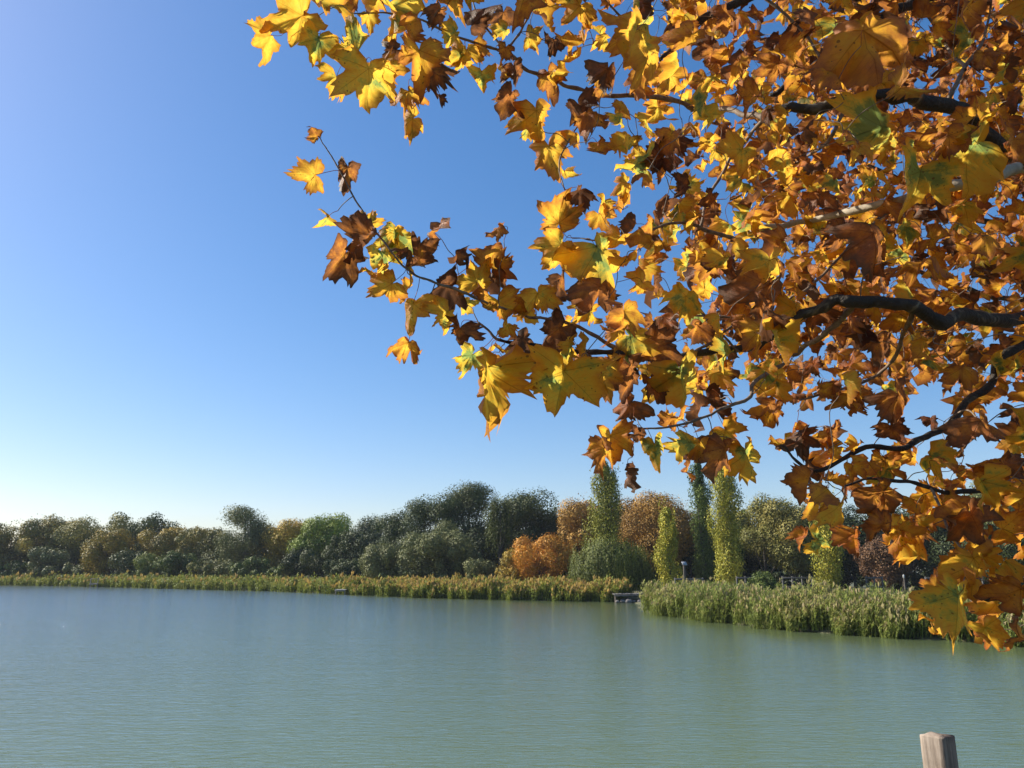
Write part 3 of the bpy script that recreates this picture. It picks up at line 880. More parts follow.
# information board on a post
p = P3(686, 62)
r_ = empty('information_board', p, 'tilted information board on a dark post behind the right reeds', 'board')
zt = at(686, 563.5, 62)[2] - p[2]
mb = MB(); box(mb, (0, 0, zt / 2), (.18, .14, zt), bev=.02); mb.build('post', M['trunk'], r_)
mb = MB(); box(mb, (0, -.12, zt), (.40, .05, .34), rz=.3, tilt=R(-38), bev=.01); mb.build('panel', M['panel'], r_)
# bench with table near the willow
p = P3(658, 66)
r_ = empty('park_bench', p, 'small pale bench between the willow and the slim poplar', 'bench')
mb = MB(); box(mb, (0, 0, .95), (.75, .45, .06), bev=.01); mb.build('seat', M['concrete'], r_)
for sx in (-.25, .25):
    mb = MB(); box(mb, (sx, 0, .47), (.07, .38, .90), bev=.01); mb.build('leg', M['concrete'], r_)

# low wall and railing by the path behind the right bank
def fence(x0, x1, Y, n, label, hz):
    xa, xb = ground_x(x0, Y), ground_x(x1, Y)
    r_ = empty('fence', ((xa + xb) / 2, Y, .45), label, 'fence', 'pale fences behind the right reeds')
    L_ = xb - xa
    for k in range(n + 1):
        mb = MB(); box(mb, (-L_ / 2 + k * L_ / n, 0, hz / 2), (.13, .13, hz + .1), bev=.015); mb.build('post', M['fence'], r_)
    for zz in (hz * .5, hz - .08):
        mb = MB(); box(mb, (0, -.10, zz), (L_, .06, .15), bev=.01); mb.build('rail', M['fence'], r_)
fence(676, 704, 67, 3, 'pale two rail fence beside the information board', 1.7)
fence(738, 764, 72, 3, 'pale two rail fence between the yellow poplar and little shrub', 1.75)
fence(784, 833, 72, 5, 'pale two rail fence left of the rightmost poplar', 1.75)
fence(868, 884, 72, 2, 'short pale two rail fence under the reddish brown tree', 1.75)
fence(928, 985, 70, 6, 'pale two rail fence behind the hanging plane leaves', 1.75)
# pale lamp bollard
p = P3(906.5, 64); zt = at(906.5, 574.5, 64)[2] - p[2]
r_ = empty('lamp_bollard', p, 'slim dark bollard with white head behind the right reeds', 'bollard')
mb = MB(); tube(mb, [(0, 0, 0), (0, 0, zt - .3)], .05, 10); mb.build('pole', M['trunk'], r_, smooth=True)
mb = MB(); tube(mb, [(0, 0, zt - .3), (0, 0, zt - .26), (0, 0, zt - .08), (0, 0, zt)], [.05, .08, .08, .04], 10); mb.build('head', M['white'], r_, smooth=True)

# wooden post of the near landing
pt = at(937, 735, 2.9)
r_ = MB()
def post_mesh():
    mb = MB()
    H = pt[2] - 1.3
    w2, d2 = .041, .041
    nz_ = 14
    prof = []
    outline = []
    m_ = 5
    for (ax, ay, bx, by) in ((-1, -1, 1, -1), (1, -1, 1, 1), (1, 1, -1, 1), (-1, 1, -1, -1)):
        for k in range(m_):
            t = k / m_
            outline.append((ax + (bx - ax) * t, ay + (by - ay) * t))
    outline = np.array(outline)
    cr = np.abs(outline).min(1)
    outline = outline * np.where(cr > .99, .985, 1)[:, None]
    no = len(outline)
    dent = RNG.normal(0, .006, no)
    vs = []
    for k in range(nz_ + 1):
        z = H * k / nz_
        sc = 1.0 if k < nz_ else .975
        o = outline * (sc + dent)[:, None] * [w2, d2]
        zz = np.full(no, z)
        if k == nz_: zz = z + .0015 * np.sin(np.arange(no) * 1.3)
        if k == nz_ - 1: zz = zz * 0 + H - .004
        vs.append(np.column_stack([o, zz]))
    V = np.concatenate(vs)
    i = np.arange(nz_)[:, None] * no; j = np.arange(no)[None]
    f = np.stack([i + j, i + (j + 1) % no, i + no + (j + 1) % no, i + no + j], -1).reshape(-1, 4)
    top = len(V)
    V = np.vstack([V, [[0, 0, H + .004]]])
    mb.add(V, f)
    mb.f3.append(np.array([[nz_ * no + k, nz_ * no + (k + 1) % no, top] for k in range(no)]))
    return mb
o = post_mesh().build('wooden_post', M['post'])
o.location = (pt[0], pt[1], 1.3 - .0); o.rotation_euler = (0, 0, R(-56))
props(o, 'weathered square wooden post at the bottom right, close to the camera', 'post')

# ------------------------------------------------------------------ the plane tree
half = [(0, 1.0), (3, .93), (7, .84), (11, .86), (16, .72), (20, .74), (25, .64), (30, .58), (35, .66), (39, .76), (42, .75), (47, .88), (50, .96),
        (54, .85), (58, .78), (62, .80), (67, .69), (72, .68), (78, .56), (84, .53), (89, .58), (94, .64), (98, .62), (104, .74), (110, .64), (116, .62),
        (124, .50), (134, .46), (146, .36), (162, .22)]
OUT_HI = np.array([(R(a), r) for a, r in half] + [(R(180), .04)] + [(R(-a), r) for a, r in half[:0:-1]])
halfl = [(0, 1.0), (9, .82), (20, .70), (29, .57), (38, .74), (49, .96), (60, .76), (80, .54), (92, .60), (105, .74), (120, .56), (145, .35)]
OUT_LO = np.array([(R(a), r) for a, r in halfl] + [(R(180), .04)] + [(R(-a), r) for a, r in halfl[:0:-1]])

def leaf_geo(out, rings, roll, axis, fold, droop, wr, seed):
    rs = np.random.default_rng(seed)
    th, rr = out[:, 0], out[:, 1].copy()
    # every leaf has its own outline
    lob = 1 + .13 * np.sin(th * 2 + rs.uniform(0, 6)) + .12 * np.sin(th * 3 + rs.uniform(0, 6)) + .07 * np.sin(th * 5 + rs.uniform(0, 6)) + rs.normal(0, .035, len(rr))
    rr = rr * lob
    if roll > .9: rr *= 1 + rs.normal(0, .07, len(rr))
    if rs.random() < .35:      # a torn or withered side
        t0 = rs.uniform(-2.2, 2.2); rr *= 1 - .42 * np.exp(-((th + (th > math.pi) * 0 - t0) / .35) ** 2)
    n = len(out)
    P = [np.zeros((1, 3))]; E = [np.zeros(1)]
    uv = [np.zeros((1, 2))]
    for q in rings:
        x = np.sin(th) * rr * q; y = np.cos(th) * rr * q
        uv.append(np.column_stack([x, y])); E.append(np.full(n, q))
    uv = np.concatenate(uv); E = np.concatenate(E)
    x, y = uv[:, 0].copy(), uv[:, 1].copy()
    z = np.zeros(len(x))
    # pleats between the lobes' veins
    ang = np.arctan2(np.abs(x), y); rad = np.hypot(x, y)
    z += -.055 * rad * np.cos(ang * (360 / 52.0)) * (fold + .3)
    z += fold * np.abs(x) * .85
    z += wr * 1.5 * (np.sin(x * 7 + rs.uniform(0, 6)) * np.cos(y * 6 + rs.uniform(0, 6)) * .10 + np.sin(x * 15 + y * 11 + rs.uniform(0, 6)) * .035) * (.3 + E)
    z -= droop * np.maximum(y, 0) ** 2 * .5
    z += rs.uniform(-.25, .35) * np.maximum(E - .55, 0) * (1 + np.sin(x * 9 + rs.uniform(0, 6)))
    # roll about an axis lying in the blade
    ca, sa = math.cos(axis), math.sin(axis)
    s_ = x * ca + y * sa; t_ = -x * sa + y * ca
    k = max(roll, .02) * np.where(s_ * ca > 0, 1.0, .65)
    k = k * (1 + .5 * t_)
    k = np.where(np.abs(k) < .02, .02, k)
    kz = k * np.abs(s_)
    s2 = np.sign(s_) * np.sin(np.minimum(kz, 2.6)) / k
    zr = (1 - np.cos(np.minimum(kz, 2.6))) / k
    x = s2 * ca - t_ * sa; y = s2 * sa + t_ * ca
    # roll bends the thickness with it
    V = np.column_stack([x, y, z * np.cos(np.minimum(kz, 1.2)) + zr])
    f3 = [[0, 1 + (j + 1) % n, 1 + j] for j in range(n)]
    f4 = []
    for r_ in range(len(rings) - 1):
        a = 1 + r_ * n; b = a + n
        f4 += [[a + j, a + (j + 1) % n, b + (j + 1) % n, b + j] for j in range(n)]
    luv = np.column_stack([uv, E])
    return V, np.array(f3), np.array(f4), luv

def add_leaf(mb, J, tip, nrm, L, hue, V, f3, f4, luv):
    tip = tip / np.linalg.norm(tip)
    nrm = nrm - tip * np.dot(nrm, tip); nrm /= np.linalg.norm(nrm) + 1e-9
    xa = np.cross(tip, nrm)
    W = J + L * (V[:, :1] * xa + V[:, 1:2] * tip + V[:, 2:3] * nrm)
    n0 = mb.n
    mb.add(W, f4, hue=np.full(len(W), hue), luv=luv)
    mb.f3.append(f3 + n0)

# hand-placed leaves: px, py (middle of blade), length px, tip angle (0 = down, 90 = right, -90 = left), hue, roll, Y
HAND = [
 (290,20,62,-62,.80,.4,2.5),(317,48,44,-10,.90,.7,2.5),(330,6,46,60,.76,.5,2.6),(334,84,40,-12,.78,.9,2.6),(368,84,66,-4,.84,.5,2.45),
 (348,50,44,-110,.93,.8,2.5),(396,18,50,10,.82,.5,2.6),(384,78,44,40,.72,1.3,2.6),(421,60,54,10,.60,.6,2.5),(437,74,40,50,.22,1.2,2.55),
 (412,97,34,30,.64,.7,2.6),(440,101,16,5,.15,2.2,2.6),(437,14,30,-30,.25,1.4,2.6),(390,52,30,-70,.12,1.4,2.6),(455,58,30,-60,.86,.9,2.7),
 (466,56,32,0,.80,.7,2.7),(482,49,22,60,.55,.8,2.7),(482,82,32,0,.82,1.4,2.7),(506,103,42,-25,.30,1.3,2.7),(515,72,28,10,.20,1.3,2.7),
 (502,19,34,-10,.24,.8,2.8),(535,38,24,80,.76,.6,2.8),(537,122,50,5,.72,1.3,2.7),(524,125,28,-80,.92,.8,2.75),(552,156,44,20,.66,.6,2.8),
 (551,81,36,20,.42,.8,2.8),(541,12,38,30,.74,.6,2.8),(553,47,28,-10,.16,1.3,2.8),
 (313,134,20,-120,.45,1.5,2.5),(306,175,40,-85,.66,.8,2.45),(346,175,34,-10,.28,1.9,2.5),(364,219,30,-150,.82,.8,2.5),(362,243,52,-50,.30,.8,2.45),
 (338,262,48,-35,.32,1.3,2.5),(396,236,22,10,.90,1.0,2.55),(493,256,48,170,.48,1.4,2.6),(459,254,28,160,.15,2.0,2.6),(474,274,38,-160,.78,.6,2.55),
 (412,312,44,-5,.76,.8,2.5),(385,288,38,-60,.68,.7,2.5),(427,262,38,80,.28,1.3,2.5),(442,318,40,-40,.84,.6,2.5),(500,309,42,15,.60,.6,2.6),
 (460,336,36,0,.24,1.1,2.55),(487,384,80,-6,.78,.7,2.5),(512,372,50,30,.92,.7,2.55),(468,362,38,-30,.95,.8,2.6),(540,302,42,15,.72,.8,2.6),
 (562,286,34,20,.22,1.7,2.6),(552,336,52,-40,.24,.6,2.6),(588,316,34,10,.78,.7,2.65),(603,262,74,25,.90,.5,2.6),(596,296,52,-20,.30,.7,2.6),
 (555,254,50,-35,.76,.6,2.6),(560,212,50,175,.62,1.5,2.65),(627,320,44,20,.60,1.3,2.7),(561,386,74,-12,.84,.5,2.5),(605,384,46,20,.74,.6,2.6),
 (628,378,54,0,.30,.6,2.65),(641,342,54,60,.86,.8,2.7),(661,352,48,70,.32,.7,2.75),(682,384,66,10,.88,.6,2.65),(624,412,42,-30,.30,.8,2.7),
 (656,388,40,30,.20,1.2,2.7),(611,446,48,2,.60,1.9,2.55),(602,455,36,-12,.56,1.3,2.6),(638,437,26,-10,.18,1.3,2.6),(655,450,32,10,.98,1.6,2.6),
 (685,450,40,-35,.97,1.2,2.65),(700,450,30,0,.72,1.2,2.7),(720,458,52,-20,.34,.5,2.7),(747,460,46,15,.88,.7,2.75),(731,436,38,40,.70,.7,2.75),
 (771,380,42,30,.90,.6,2.9),(776,412,34,0,.30,1.0,2.9),(641,45,82,0,.74,.5,2.4),(606,78,40,-10,.18,1.7,2.5),(868,50,96,10,.62,.5,2.3),
 (866,132,82,-70,.99,1.0,2.4),(918,185,70,-15,.97,.9,2.4),(962,150,78,-60,.92,.6,2.4),(875,246,62,0,.30,.5,2.5),(765,300,66,-10,.30,.6,2.6),
 (903,405,52,25,.34,1.2,2.6),(987,432,58,20,.34,.6,2.6),(894,434,36,15,.22,1.3,2.7),(938,458,42,70,.90,1.4,2.7),(857,402,36,-10,.56,.9,2.8),
 (806,486,42,-20,.42,1.7,2.5),(841,513,38,0,.80,1.3,2.5),(877,500,52,-40,.38,.6,2.6),(875,524,38,-80,.38,1.1,2.6),(974,572,62,0,.72,.4,2.5),
 (955,610,72,-14,.86,.8,2.4),(975,524,56,30,.30,.5,2.5),(960,517,38,-30,.50,1.3,2.5),(1019,600,56,0,.48,.7,2.4),(986,562,28,20,.80,1.4,2.5),
]
HAND = HAND[:100]

# limbs and branches: (px, py, Y) per node, radii
TRUNK = np.array([5.3, 4.6, 1.35])
def W(l): return [at(*p) for p in l]
Tk = lambda z: TRUNK + np.array([-.10 * z * .3, -.05 * z * .3, z])
BR = [
 # name, world pts, r0, r1
 ('limb', [Tk(3.9)] + W([(1140, 235, 3.9), (1060, 175, 3.3), (1000, 140, 3.0), (945, 108, 2.8), (900, 96, 2.65), (850, 100, 2.65), (800, 108, 2.7), (765, 118, 2.8)]), .048, .018),
 ('limb', [Tk(3.0)] + W([(1140, 330, 3.9), (1060, 316, 3.4), (1010, 318, 3.0), (960, 324, 2.75), (915, 308, 2.6), (860, 299, 2.6), (820, 306, 2.65), (775, 332, 2.75), (740, 352, 2.9), (690, 356, 2.8),
          (640, 357, 2.75), (580, 352, 2.7), (530, 346, 2.65), (500, 340, 2.6)]), .038, .006),
 ('limb', [Tk(3.4)] + W([(1150, 190, 4.4), (1070, 150, 3.2), (1020, 165, 2.7), (975, 180, 2.6), (930, 193, 2.7), (880, 205, 2.9), (800, 222, 3.2), (752, 230, 3.1)]), .042, .010),
 ('limb', [Tk(2.6)] + W([(1150, 420, 4.2), (1080, 345, 3.6), (1024, 345, 3.2), (985, 385, 3.1), (945, 424, 3.0), (910, 444, 2.9), (860, 450, 2.85), (815, 470, 2.8), (780, 445, 2.8)]), .030, .005),
 ('limb', [Tk(2.3)] + W([(1160, 470, 3.9), (1090, 450, 3.4), (1024, 468, 2.9), (975, 490, 2.8), (930, 488, 2.7), (880, 478, 2.65), (845, 486, 2.6)]), .020, .004),
 ('limb', [Tk(2.1)] + W([(1160, 560, 3.7), (1080, 560, 3.1), (1024, 588, 2.7), (985, 598, 2.6), (950, 590, 2.55)]), .024, .004),
 ('limb', [Tk(4.3)] + W([(1150, 20, 4.2), (1050, -30, 3.8), (970, -20, 3.5), (910, 5, 3.4), (860, 35, 3.3), (815, 62, 3.3), (770, 95, 3.3)]), .055, .012),
 ('limb', [Tk(4.9)] + W([(1150, -120, 4.4), (980, -130, 3.8), (850, -70, 3.4), (760, -6, 3.1), (705, 15, 3.0), (680, 40, 3.0), (660, 60, 2.9)]), .055, .008),
 ('limb', [Tk(3.3)] + W([(1150, 300, 6.6), (1080, 282, 7.6), (1024, 300, 8.0), (975, 290, 7.8), (920, 270, 7.4), (860, 240, 6.8), (810, 190, 6.2)]), .055, .012),
 ('limb', [Tk(4.5)] + W([(1120, 80, 6.6), (1024, 60, 7.6), (950, 70, 8.0), (880, 40, 7.6), (800, 20, 7.0)]), .06, .012),
 ('limb', [Tk(3.8)] + W([(1120, 180, 6.4), (1040, 220, 7.0), (960, 215, 7.2), (900, 180, 7.2), (840, 150, 6.8)]), .06, .012),
 ('limb', [Tk(2.9)] + W([(1120, 380, 6.0), (1040, 375, 6.0), (970, 350, 5.8), (900, 345, 5.4), (850, 350, 5.0)]), .045, .010),
 ('limb', [Tk(5.4)] + W([(1250, -260, 5.0), (1100, -300, 4.4), (950, -330, 4.0), (820, -300, 3.6), (700, -240, 3.2), (600, -170, 3.0)]), .07, .010),
]
B2 = [
 ('branch', W([(765, 118, 2.8), (740, 112, 2.9), (700, 108, 3.1), (655, 99, 3.0), (600, 93, 2.9), (560, 83, 2.85), (530, 70, 2.8), (505, 52, 2.75), (480, 44, 2.7), (445, 31, 2.65), (410, 16, 2.6), (380, 13, 2.6), (352, 14, 2.55)]), .013, .0022),
 ('branch', W([(514, 60, 2.75), (498, 42, 2.75), (482, 22, 2.8), (472, 0, 2.8), (468, -40, 2.9)]), .005, .003),
 ('branch', W([(505, 52, 2.75), (522, 30, 2.8), (532, 0, 2.9), (536, -40, 3.0)]), .005, .004),
 ('branch', W([(500, 340, 2.6), (478, 322, 2.6)]), .006, .004),
 ('branch', W([(560, 318, 2.68), (535, 318, 2.62), (510, 312, 2.6), (480, 300, 2.55), (450, 287, 2.5), (420, 278, 2.5), (400, 262, 2.5), (382, 240, 2.5), (365, 215, 2.5), (350, 190, 2.5), (336, 165, 2.5), (325, 146, 2.5), (318, 136, 2.5)]), .006, .0018),
 ('branch', W([(640, 357, 2.75), (600, 340, 2.72), (575, 326, 2.7), (560, 318, 2.68)]), .009, .006),
 ('branch', W([(860, 299, 2.6), (830, 330, 2.75), (800, 350, 2.95), (780, 365, 2.9), (757, 382, 2.8), (745, 400, 2.75), (720, 410, 2.72), (690, 422, 2.7), (655, 428, 2.65), (622, 430, 2.6)]), .012, .0025),
 ('branch', W([(775, 332, 3.0), (757, 284, 2.9), (745, 262, 2.9), (733, 240, 2.9), (700, 228, 2.85), (685, 222, 2.8), (640, 233, 2.75), (605, 240, 2.7), (572, 238, 2.65)]), .012, .0025),
 ('branch', W([(765, 118, 2.8), (735, 150, 3.0), (712, 190, 3.0), (700, 228, 2.85)]), .008, .006),
 ('branch', W([(945, 108, 2.8), (965, 70, 2.8), (985, 30, 3.3), (992, -20, 3.4)]), .010, .005),
 ('branch', W([(965, 70, 2.8), (940, 35, 3.2), (925, 10, 3.2), (900, -20, 3.2)]), .007, .004),
 ('branch', W([(690, 356, 2.8), (720, 335, 2.85), (740, 318, 2.9), (690, 316, 2.8), (680, 316, 2.8)]), .006, .003),
 ('branch', W([(740, 352, 2.9), (712, 325, 2.8), (700, 308, 2.75), (685, 300, 2.7)]), .005, .003),
 ('branch', W([(900, 205, 3.3), (870, 225, 3.2), (835, 262, 3.1), (805, 290, 3.0), (785, 300, 3.0)]), .008, .005),
 ('branch', W([(850, 100, 2.65), (830, 140, 2.7), (800, 160, 3.1), (760, 185, 3.0), (730, 200, 2.9)]), .008, .004),
 ('branch', W([(915, 308, 2.6), (900, 345, 2.8), (880, 375, 3.0), (840, 390, 2.9), (800, 400, 2.85)]), .009, .004),
 ('branch', W([(945, 424, 3.0), (965, 410, 2.9), (985, 425, 2.8)]), .004, .003),
 ('branch', W([(930, 488, 2.7), (950, 530, 2.6), (965, 555, 2.55), (970, 575, 2.5)]), .005, .003),
 ('branch', W([(660, 60, 2.9), (640, 30, 2.8), (615, 10, 2.7), (590, -20, 2.7)]), .006, .004),
 ('branch', W([(760, -6, 3.1), (800, 30, 3.1), (820, 60, 3.1), (815, 100, 3.2)]), .008, .005),
 ('branch', W([(600, 93, 2.9), (575, 130, 2.8), (560, 160, 2.75), (565, 190, 2.7)]), .004, .0025),
 ('branch', W([(700, -240, 3.2), (600, -150, 2.9), (480, -80, 2.8), (420, -30, 2.7), (395, -5, 2.6)]), .010, .0025),
]
tree = empty('plane_tree', tuple(TRUNK), 'plane tree on the near bank at the right, its autumn branches hanging over the lake', 'tree')
mb = MB()
tp = smooth_path([Tk(-.3), Tk(.6), Tk(2), Tk(3.5), Tk(5), Tk(6.5), Tk(8)], 4)
tube(mb, tp, np.linspace(.26, .09, len(tp)) + .14 * np.exp(-np.linspace(0, 16, len(tp))), 16, .02)
mb.build('trunk', M['bark'], tree, smooth=True, origin=TRUNK)
nodes = []; nrad = []
for (nm, pts, r0, r1) in BR + B2:
    p = smooth_path(pts, 8)
    jit = RNG.normal(0, 1, p.shape)
    for _ in range(2): jit[1:-1] = (jit[:-2] + jit[1:-1] + jit[2:]) / 3
    jit[0] = 0; jit[-1] = 0
    rr = r0 + (r1 - r0) * np.linspace(0, 1, len(p)) ** (.75 if nm == 'limb' else 1)
    p = p + jit * np.minimum(rr * 1.1, .022)[:, None]
    mb = MB()
    tube(mb, p, rr, 12 if r0 > .03 else 8, .09)
    mb.build(nm, M['bark_sunlit'] if r0 == .042 else M['bark'] if nm == 'limb' else M['twig'], tree, smooth=True, origin=TRUNK)
    for i in range(len(p) - 1):
        k = max(1, int(np.linalg.norm(p[i + 1] - p[i]) / .05))
        for j in range(k):
            nodes.append(p[i] + (p[i + 1] - p[i]) * j / k); nrad.append(rr[i])
    nodes.append(p[-1]); nrad.append(rr[-1])
nodes = list(map(np.array, nodes))

# leaf coverage wanted, 32 px cells over the frame
GRID = """
00000000588573335438999999999999
00000000267877243428889999999999
00000000003664052556889999999999
00000000000220014663457789999999
00000000010000003645589999999999
00000000043000000237789999999999
00000000001200000427888788999999
00000000004531040558877888999999
00000000003666540288556788999999
00000000000066664465134788999999
00000000000020675886324788888999
00000000000000486888875688777667
00000000000000051627376788654377
00000000000000000000423788633374
00000000000000000013055366542231
00000000000000000000000006679999
00000000000000000000000003569999
00000000000000000000000000003999
00000000000000000000000000000999
00000000000000000000000000000699
""".split()
G = np.array([[int(ch) for ch in r] for r in GRID]) / 10.0
def target(px, py):
    i = int(px // 32); j = int(py // 32)
    if py < 0:
        if py < -330 or px > 1400: return 0
        lim = 330 + (-py) * .5
        if px < lim: return 0
        return .55 if px > 560 else .35
    if px >= 1024:
        if px > 1400: return 0
        return .75 if py < 640 - (px - 1024) * .3 else 0
    if px < 0 or py >= 640: return 0
    return G[j, i]
leaves = []   # (J, tip, normal, L, hue, roll, hand index)
SD = np.array(sdir)
def blade(px, py, Y, Lpx, ang, hue, roll, tilt, yaw, hand=-1):
    c = at(px, py, Y)
    depth = Y * CT + (c[2] - EYE) * ST
    L = Lpx / F * depth
    a = R(ang)
    right = np.array([1., 0, 0]); up = np.array([0, -ST, CT]); fw = np.array([0, CT, ST])
    tip = -up * math.cos(a) + right * math.sin(a)
    tip = tip * math.cos(tilt) + fw * math.sin(tilt)
    side = np.cross(tip, fw); side /= np.linalg.norm(side)
    nrm = np.cross(side, tip)
    nrm = nrm * math.cos(yaw) + side * math.sin(yaw)
    sg = 1.0 if np.dot(nrm, SD) > 0 else -1.0
    nrm = nrm + SD * sg * (.45 if hand < 0 else .3)      # blades turn their face to the light
    J = c - tip * L * .30
    leaves.append((J, tip, nrm, L, hue, roll, hand, Y))
cs = 8
gw, gh = 1400 // cs, (330 + 660) // cs
cov = np.zeros((gh, gw))
yy, xx = np.mgrid[0:gh, 0:gw]; cx = xx * cs + cs / 2; cy = yy * cs + cs / 2 - 330
tgt = np.array([[target(cx[j, i], cy[j, i]) for i in range(gw)] for j in range(gh)])
def mark(px, py, r, a=1.0):
    cov[(cx - px) ** 2 + (cy - py) ** 2 < r * r] += a
for i, (px, py, Lp, ang, hue, roll, Y) in enumerate(HAND):
    flip = math.pi if random.random() < .4 else 0
    blade(px, py, Y, Lp * .72, ang, hue, roll, random.uniform(-.35, .35), random.uniform(-.5, .5) + flip, i)
    mark(px, py, Lp * .34)
def layer(Yf, mul, lmin, lmax, region, huef, maxn, rollf):
    c2 = cov * 0 if mul[1] else cov
    n = 0
    loc = np.zeros_like(cov)
    for _ in range(maxn * 8):
        j = random.randrange(gh); i = random.randrange(gw)
        t = tgt[j, i]
        if t <= 0 or not region(cx[j, i], cy[j, i]): continue
        # local mean coverage versus target
        j0, j1, i0, i1 = max(0, j - 2), j + 3, max(0, i - 2), i + 3
        have = ((cov if not mul[1] else loc)[j0:j1, i0:i1] > 0).mean()
        if have >= t * mul[0] * tgt[j0:j1, i0:i1].mean() / max(t, .01): continue
        px = cx[j, i] + random.uniform(-4, 4); py = cy[j, i] + random.uniform(-4, 4)
        Y = Yf(px, py)
        L = random.uniform(lmin, lmax); Lp = L * F / Y
        hue = huef(px, py); roll = rollf()
        ang = random.gauss(0, 50)
        flip = math.pi if random.random() < .4 else 0
        blade(px, py, Y, Lp, ang, hue, roll, random.gauss(0, .6), random.gauss(0, .9) + flip)
        mark(px, py, Lp * .41)
        loc[(cx - px) ** 2 + (cy - py) ** 2 < (Lp * .41) ** 2] += 1
        n += 1
        if n >= maxn: break
    return n
def hue_near(px, py):
    if px > 830 and py > 470: return random.uniform(.42, .84)
    t = min(max((px - 350) / 650, 0), 1)
    r = random.random()
    if r < .14 + .14 * t: return random.uniform(.05, .34)
    if r < .42 + .24 * t: return random.uniform(.40, .64)
    if r < .86: return random.uniform(.68, .84)
    return random.uniform(.86, 1.0)
def hue_deep(px, py):
    r = random.random()
    if r < .22: return random.uniform(.08, .36)
    if r < .85: return random.uniform(.36, .60)
    return random.uniform(.62, .9)
rl = lambda: random.choice([random.uniform(.2, .9), random.uniform(.4, 1.3), random.uniform(1.2, 2.6)])
n1 = layer(lambda x, y: 2.5 + .25 * random.random() + max(0, x - 520) / 500 * random.random() * 1.1, (.86, False), .05, .115, lambda x, y: True, hue_near, 1600, rl)
n1 += layer(lambda x, y: random.uniform(2.45, 3.3), (.80, True), .07, .125, lambda x, y: x > 890 - max(0, 520 - y) * .3 and y > 450, hue_near, 260, rl)
n0 = layer(lambda x, y: random.uniform(2.2, 2.5), (.20, True), .05, .11, lambda x, y: x > 600 and y < 500, hue_near, 90, rl)
n2 = layer(lambda x, y: random.uniform(3.2, 4.2), (.42, True), .06, .125, lambda x, y: x > 640 and y < 380, hue_near, 900, rl)
n2 += layer(lambda x, y: random.uniform(3.6, 4.8), (.85, True), .06, .13, lambda x, y: x > 690 and y < 390, hue_deep, 800, rl)
n3 = layer(lambda x, y: random.uniform(4.8, 6.4), (.62, True), .07, .14, lambda x, y: x > 740 and y < 400, hue_deep, 1200, rl)
n3 += layer(lambda x, y: random.uniform(6.4, 9.5), (.97, True), .07, .15, lambda x, y: x > 780 and y < 400, hue_deep, 1500, rl)
print('leaves', len(HAND), n1, n2, n3)

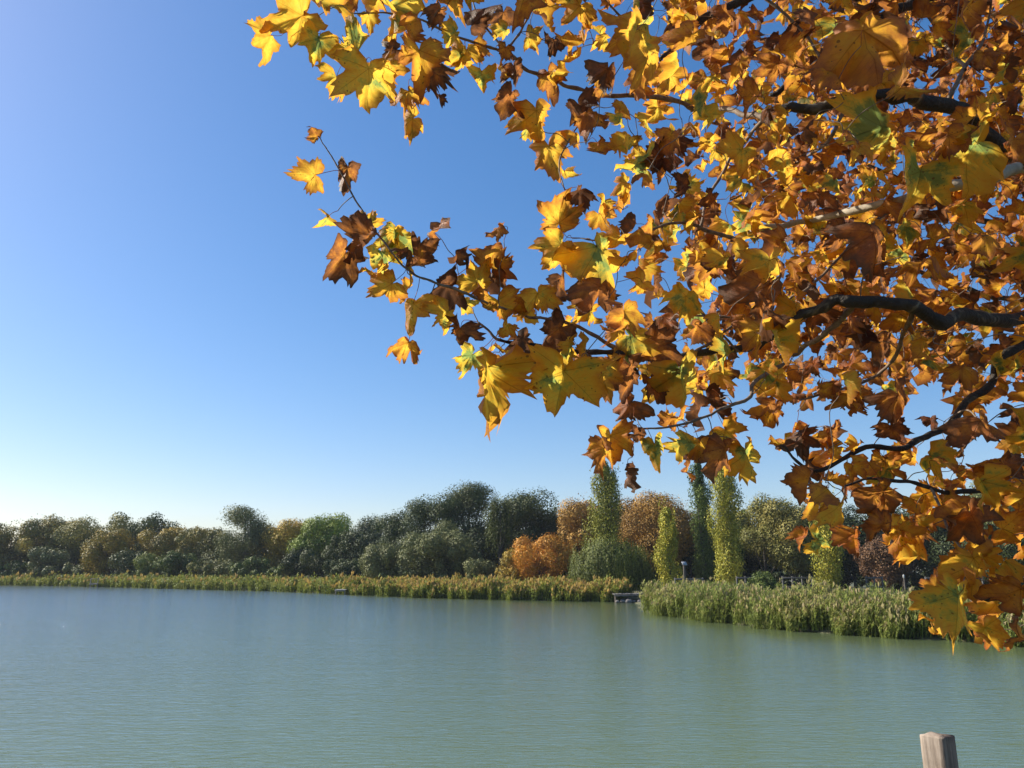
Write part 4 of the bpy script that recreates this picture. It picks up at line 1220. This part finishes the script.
# connect every leaf to the branches: grow twigs outward, then a petiole
NA = np.array(nodes); NR = np.array(nrad)
Js = np.array([l[0] for l in leaves])
def nearest(q, A):
    d = np.linalg.norm(A - q, axis=1); i = int(d.argmin()); return i, d[i]
d0 = np.array([nearest(j, NA)[1] for j in Js])
order = np.argsort(d0)
tw = MB(); rng2 = np.random.default_rng(5)
buf = np.zeros((len(NA) + 60000, 3)); buf[:len(NA)] = NA; nn_ = len(NA)
bufr = np.zeros(len(buf)); bufr[:nn_] = NR
petiole = {}
for li in order:
    J, tip, nrm, L = leaves[li][:4]
    i, d = nearest(J, buf[:nn_])
    if d > .11:
        a = buf[i].copy()
        back = (a - J) / d + rng2.normal(0, .25, 3); back /= np.linalg.norm(back)
        e = J + back * .055
        ln = np.linalg.norm(e - a)
        mid1 = a + (e - a) * .35 + rng2.normal(0, .05, 3) * ln + np.array([0, 0, .06]) * ln
        mid2 = a + (e - a) * .70 + rng2.normal(0, .06, 3) * ln + np.array([0, 0, .05]) * ln
        p = smooth_path([a, mid1, mid2, e], 4)
        r0 = min(bufr[i] * .75, .0016 + .0035 * min(ln, 1.2)); r1 = .0016
        tube(tw, p, np.linspace(max(r0, r1), r1, len(p)), 5, .06)
        k = max(2, int(ln / .04))
        idx = np.linspace(0, len(p) - 1, k + 1)[1:]
        for q in idx:
            f0 = int(q); f1 = min(f0 + 1, len(p) - 1)
            buf[nn_] = p[f0] + (p[f1] - p[f0]) * (q - f0); bufr[nn_] = max(r0 + (r1 - r0) * q / (len(p) - 1), .0013); nn_ += 1
        i = nn_ - 1
    a = buf[i]
    mid = (a + J) / 2 - tip * .02 + rng2.normal(0, .006, 3)
    petiole[li] = smooth_path([a, mid, J], 3)
tw.build('twigs', M['twig'], tree, smooth=True, origin=TRUNK)['kind'] = 'stuff'

fol = MB()
for li, (J, tip, nrm, L, hue, roll, hand, Y) in enumerate(leaves):
    rs = random.Random(li * 7 + 1)
    lo = (hand < 0 and Y > 3.4)
    V, f3, f4, luv = leaf_geo(OUT_LO if lo else OUT_HI, (.5, 1.0) if lo else (.3, .6, .85, 1.0), roll * 1.35, rs.gauss(0, .5) if rs.random() < .7 else rs.uniform(0, 3.14),
                              rs.uniform(.1, .9), rs.uniform(-.2, .9), rs.uniform(.4, 1.5), li)
    tgt_mb = MB() if hand >= 0 else fol
    add_leaf(tgt_mb, J, tip, nrm, L, hue, V, f3, f4, luv)
    pp = petiole[li]
    tube(tgt_mb, pp, np.linspace(.0012, .0010, len(pp)), 4, cap=False, hue=.42, luv=np.tile([.3, -.3, 0.0], (len(pp) * 4, 1)))
    if hand >= 0:
        tgt_mb.build('leaf', M['leaf'], tree, smooth=True, origin=TRUNK)
fo = fol.build('foliage', M['leaf'], tree, smooth=True, origin=TRUNK)
fo['kind'] = 'stuff'

# ------------------------------------------------------------------ air
mb = MB()
box(mb, (0, 130, 15.5), (520, 300, 36))
hz = mb.build('haze', bpy.data.materials.new('haze_air'))
hm = hz.data.materials[0]; hm.use_nodes = True
for n in list(hm.node_tree.nodes): hm.node_tree.nodes.remove(n)
ho = hm.node_tree.nodes.new('ShaderNodeOutputMaterial'); hv = hm.node_tree.nodes.new('ShaderNodeVolumePrincipled')
hv.inputs['Color'].default_value = (.80, .88, 1, 1)
hv.inputs['Density'].default_value = 0.00018
hm.node_tree.links.new(hv.outputs[0], ho.inputs['Volume'])
hz['kind'] = 'stuff'
S.cycles.volume_bounces = 0
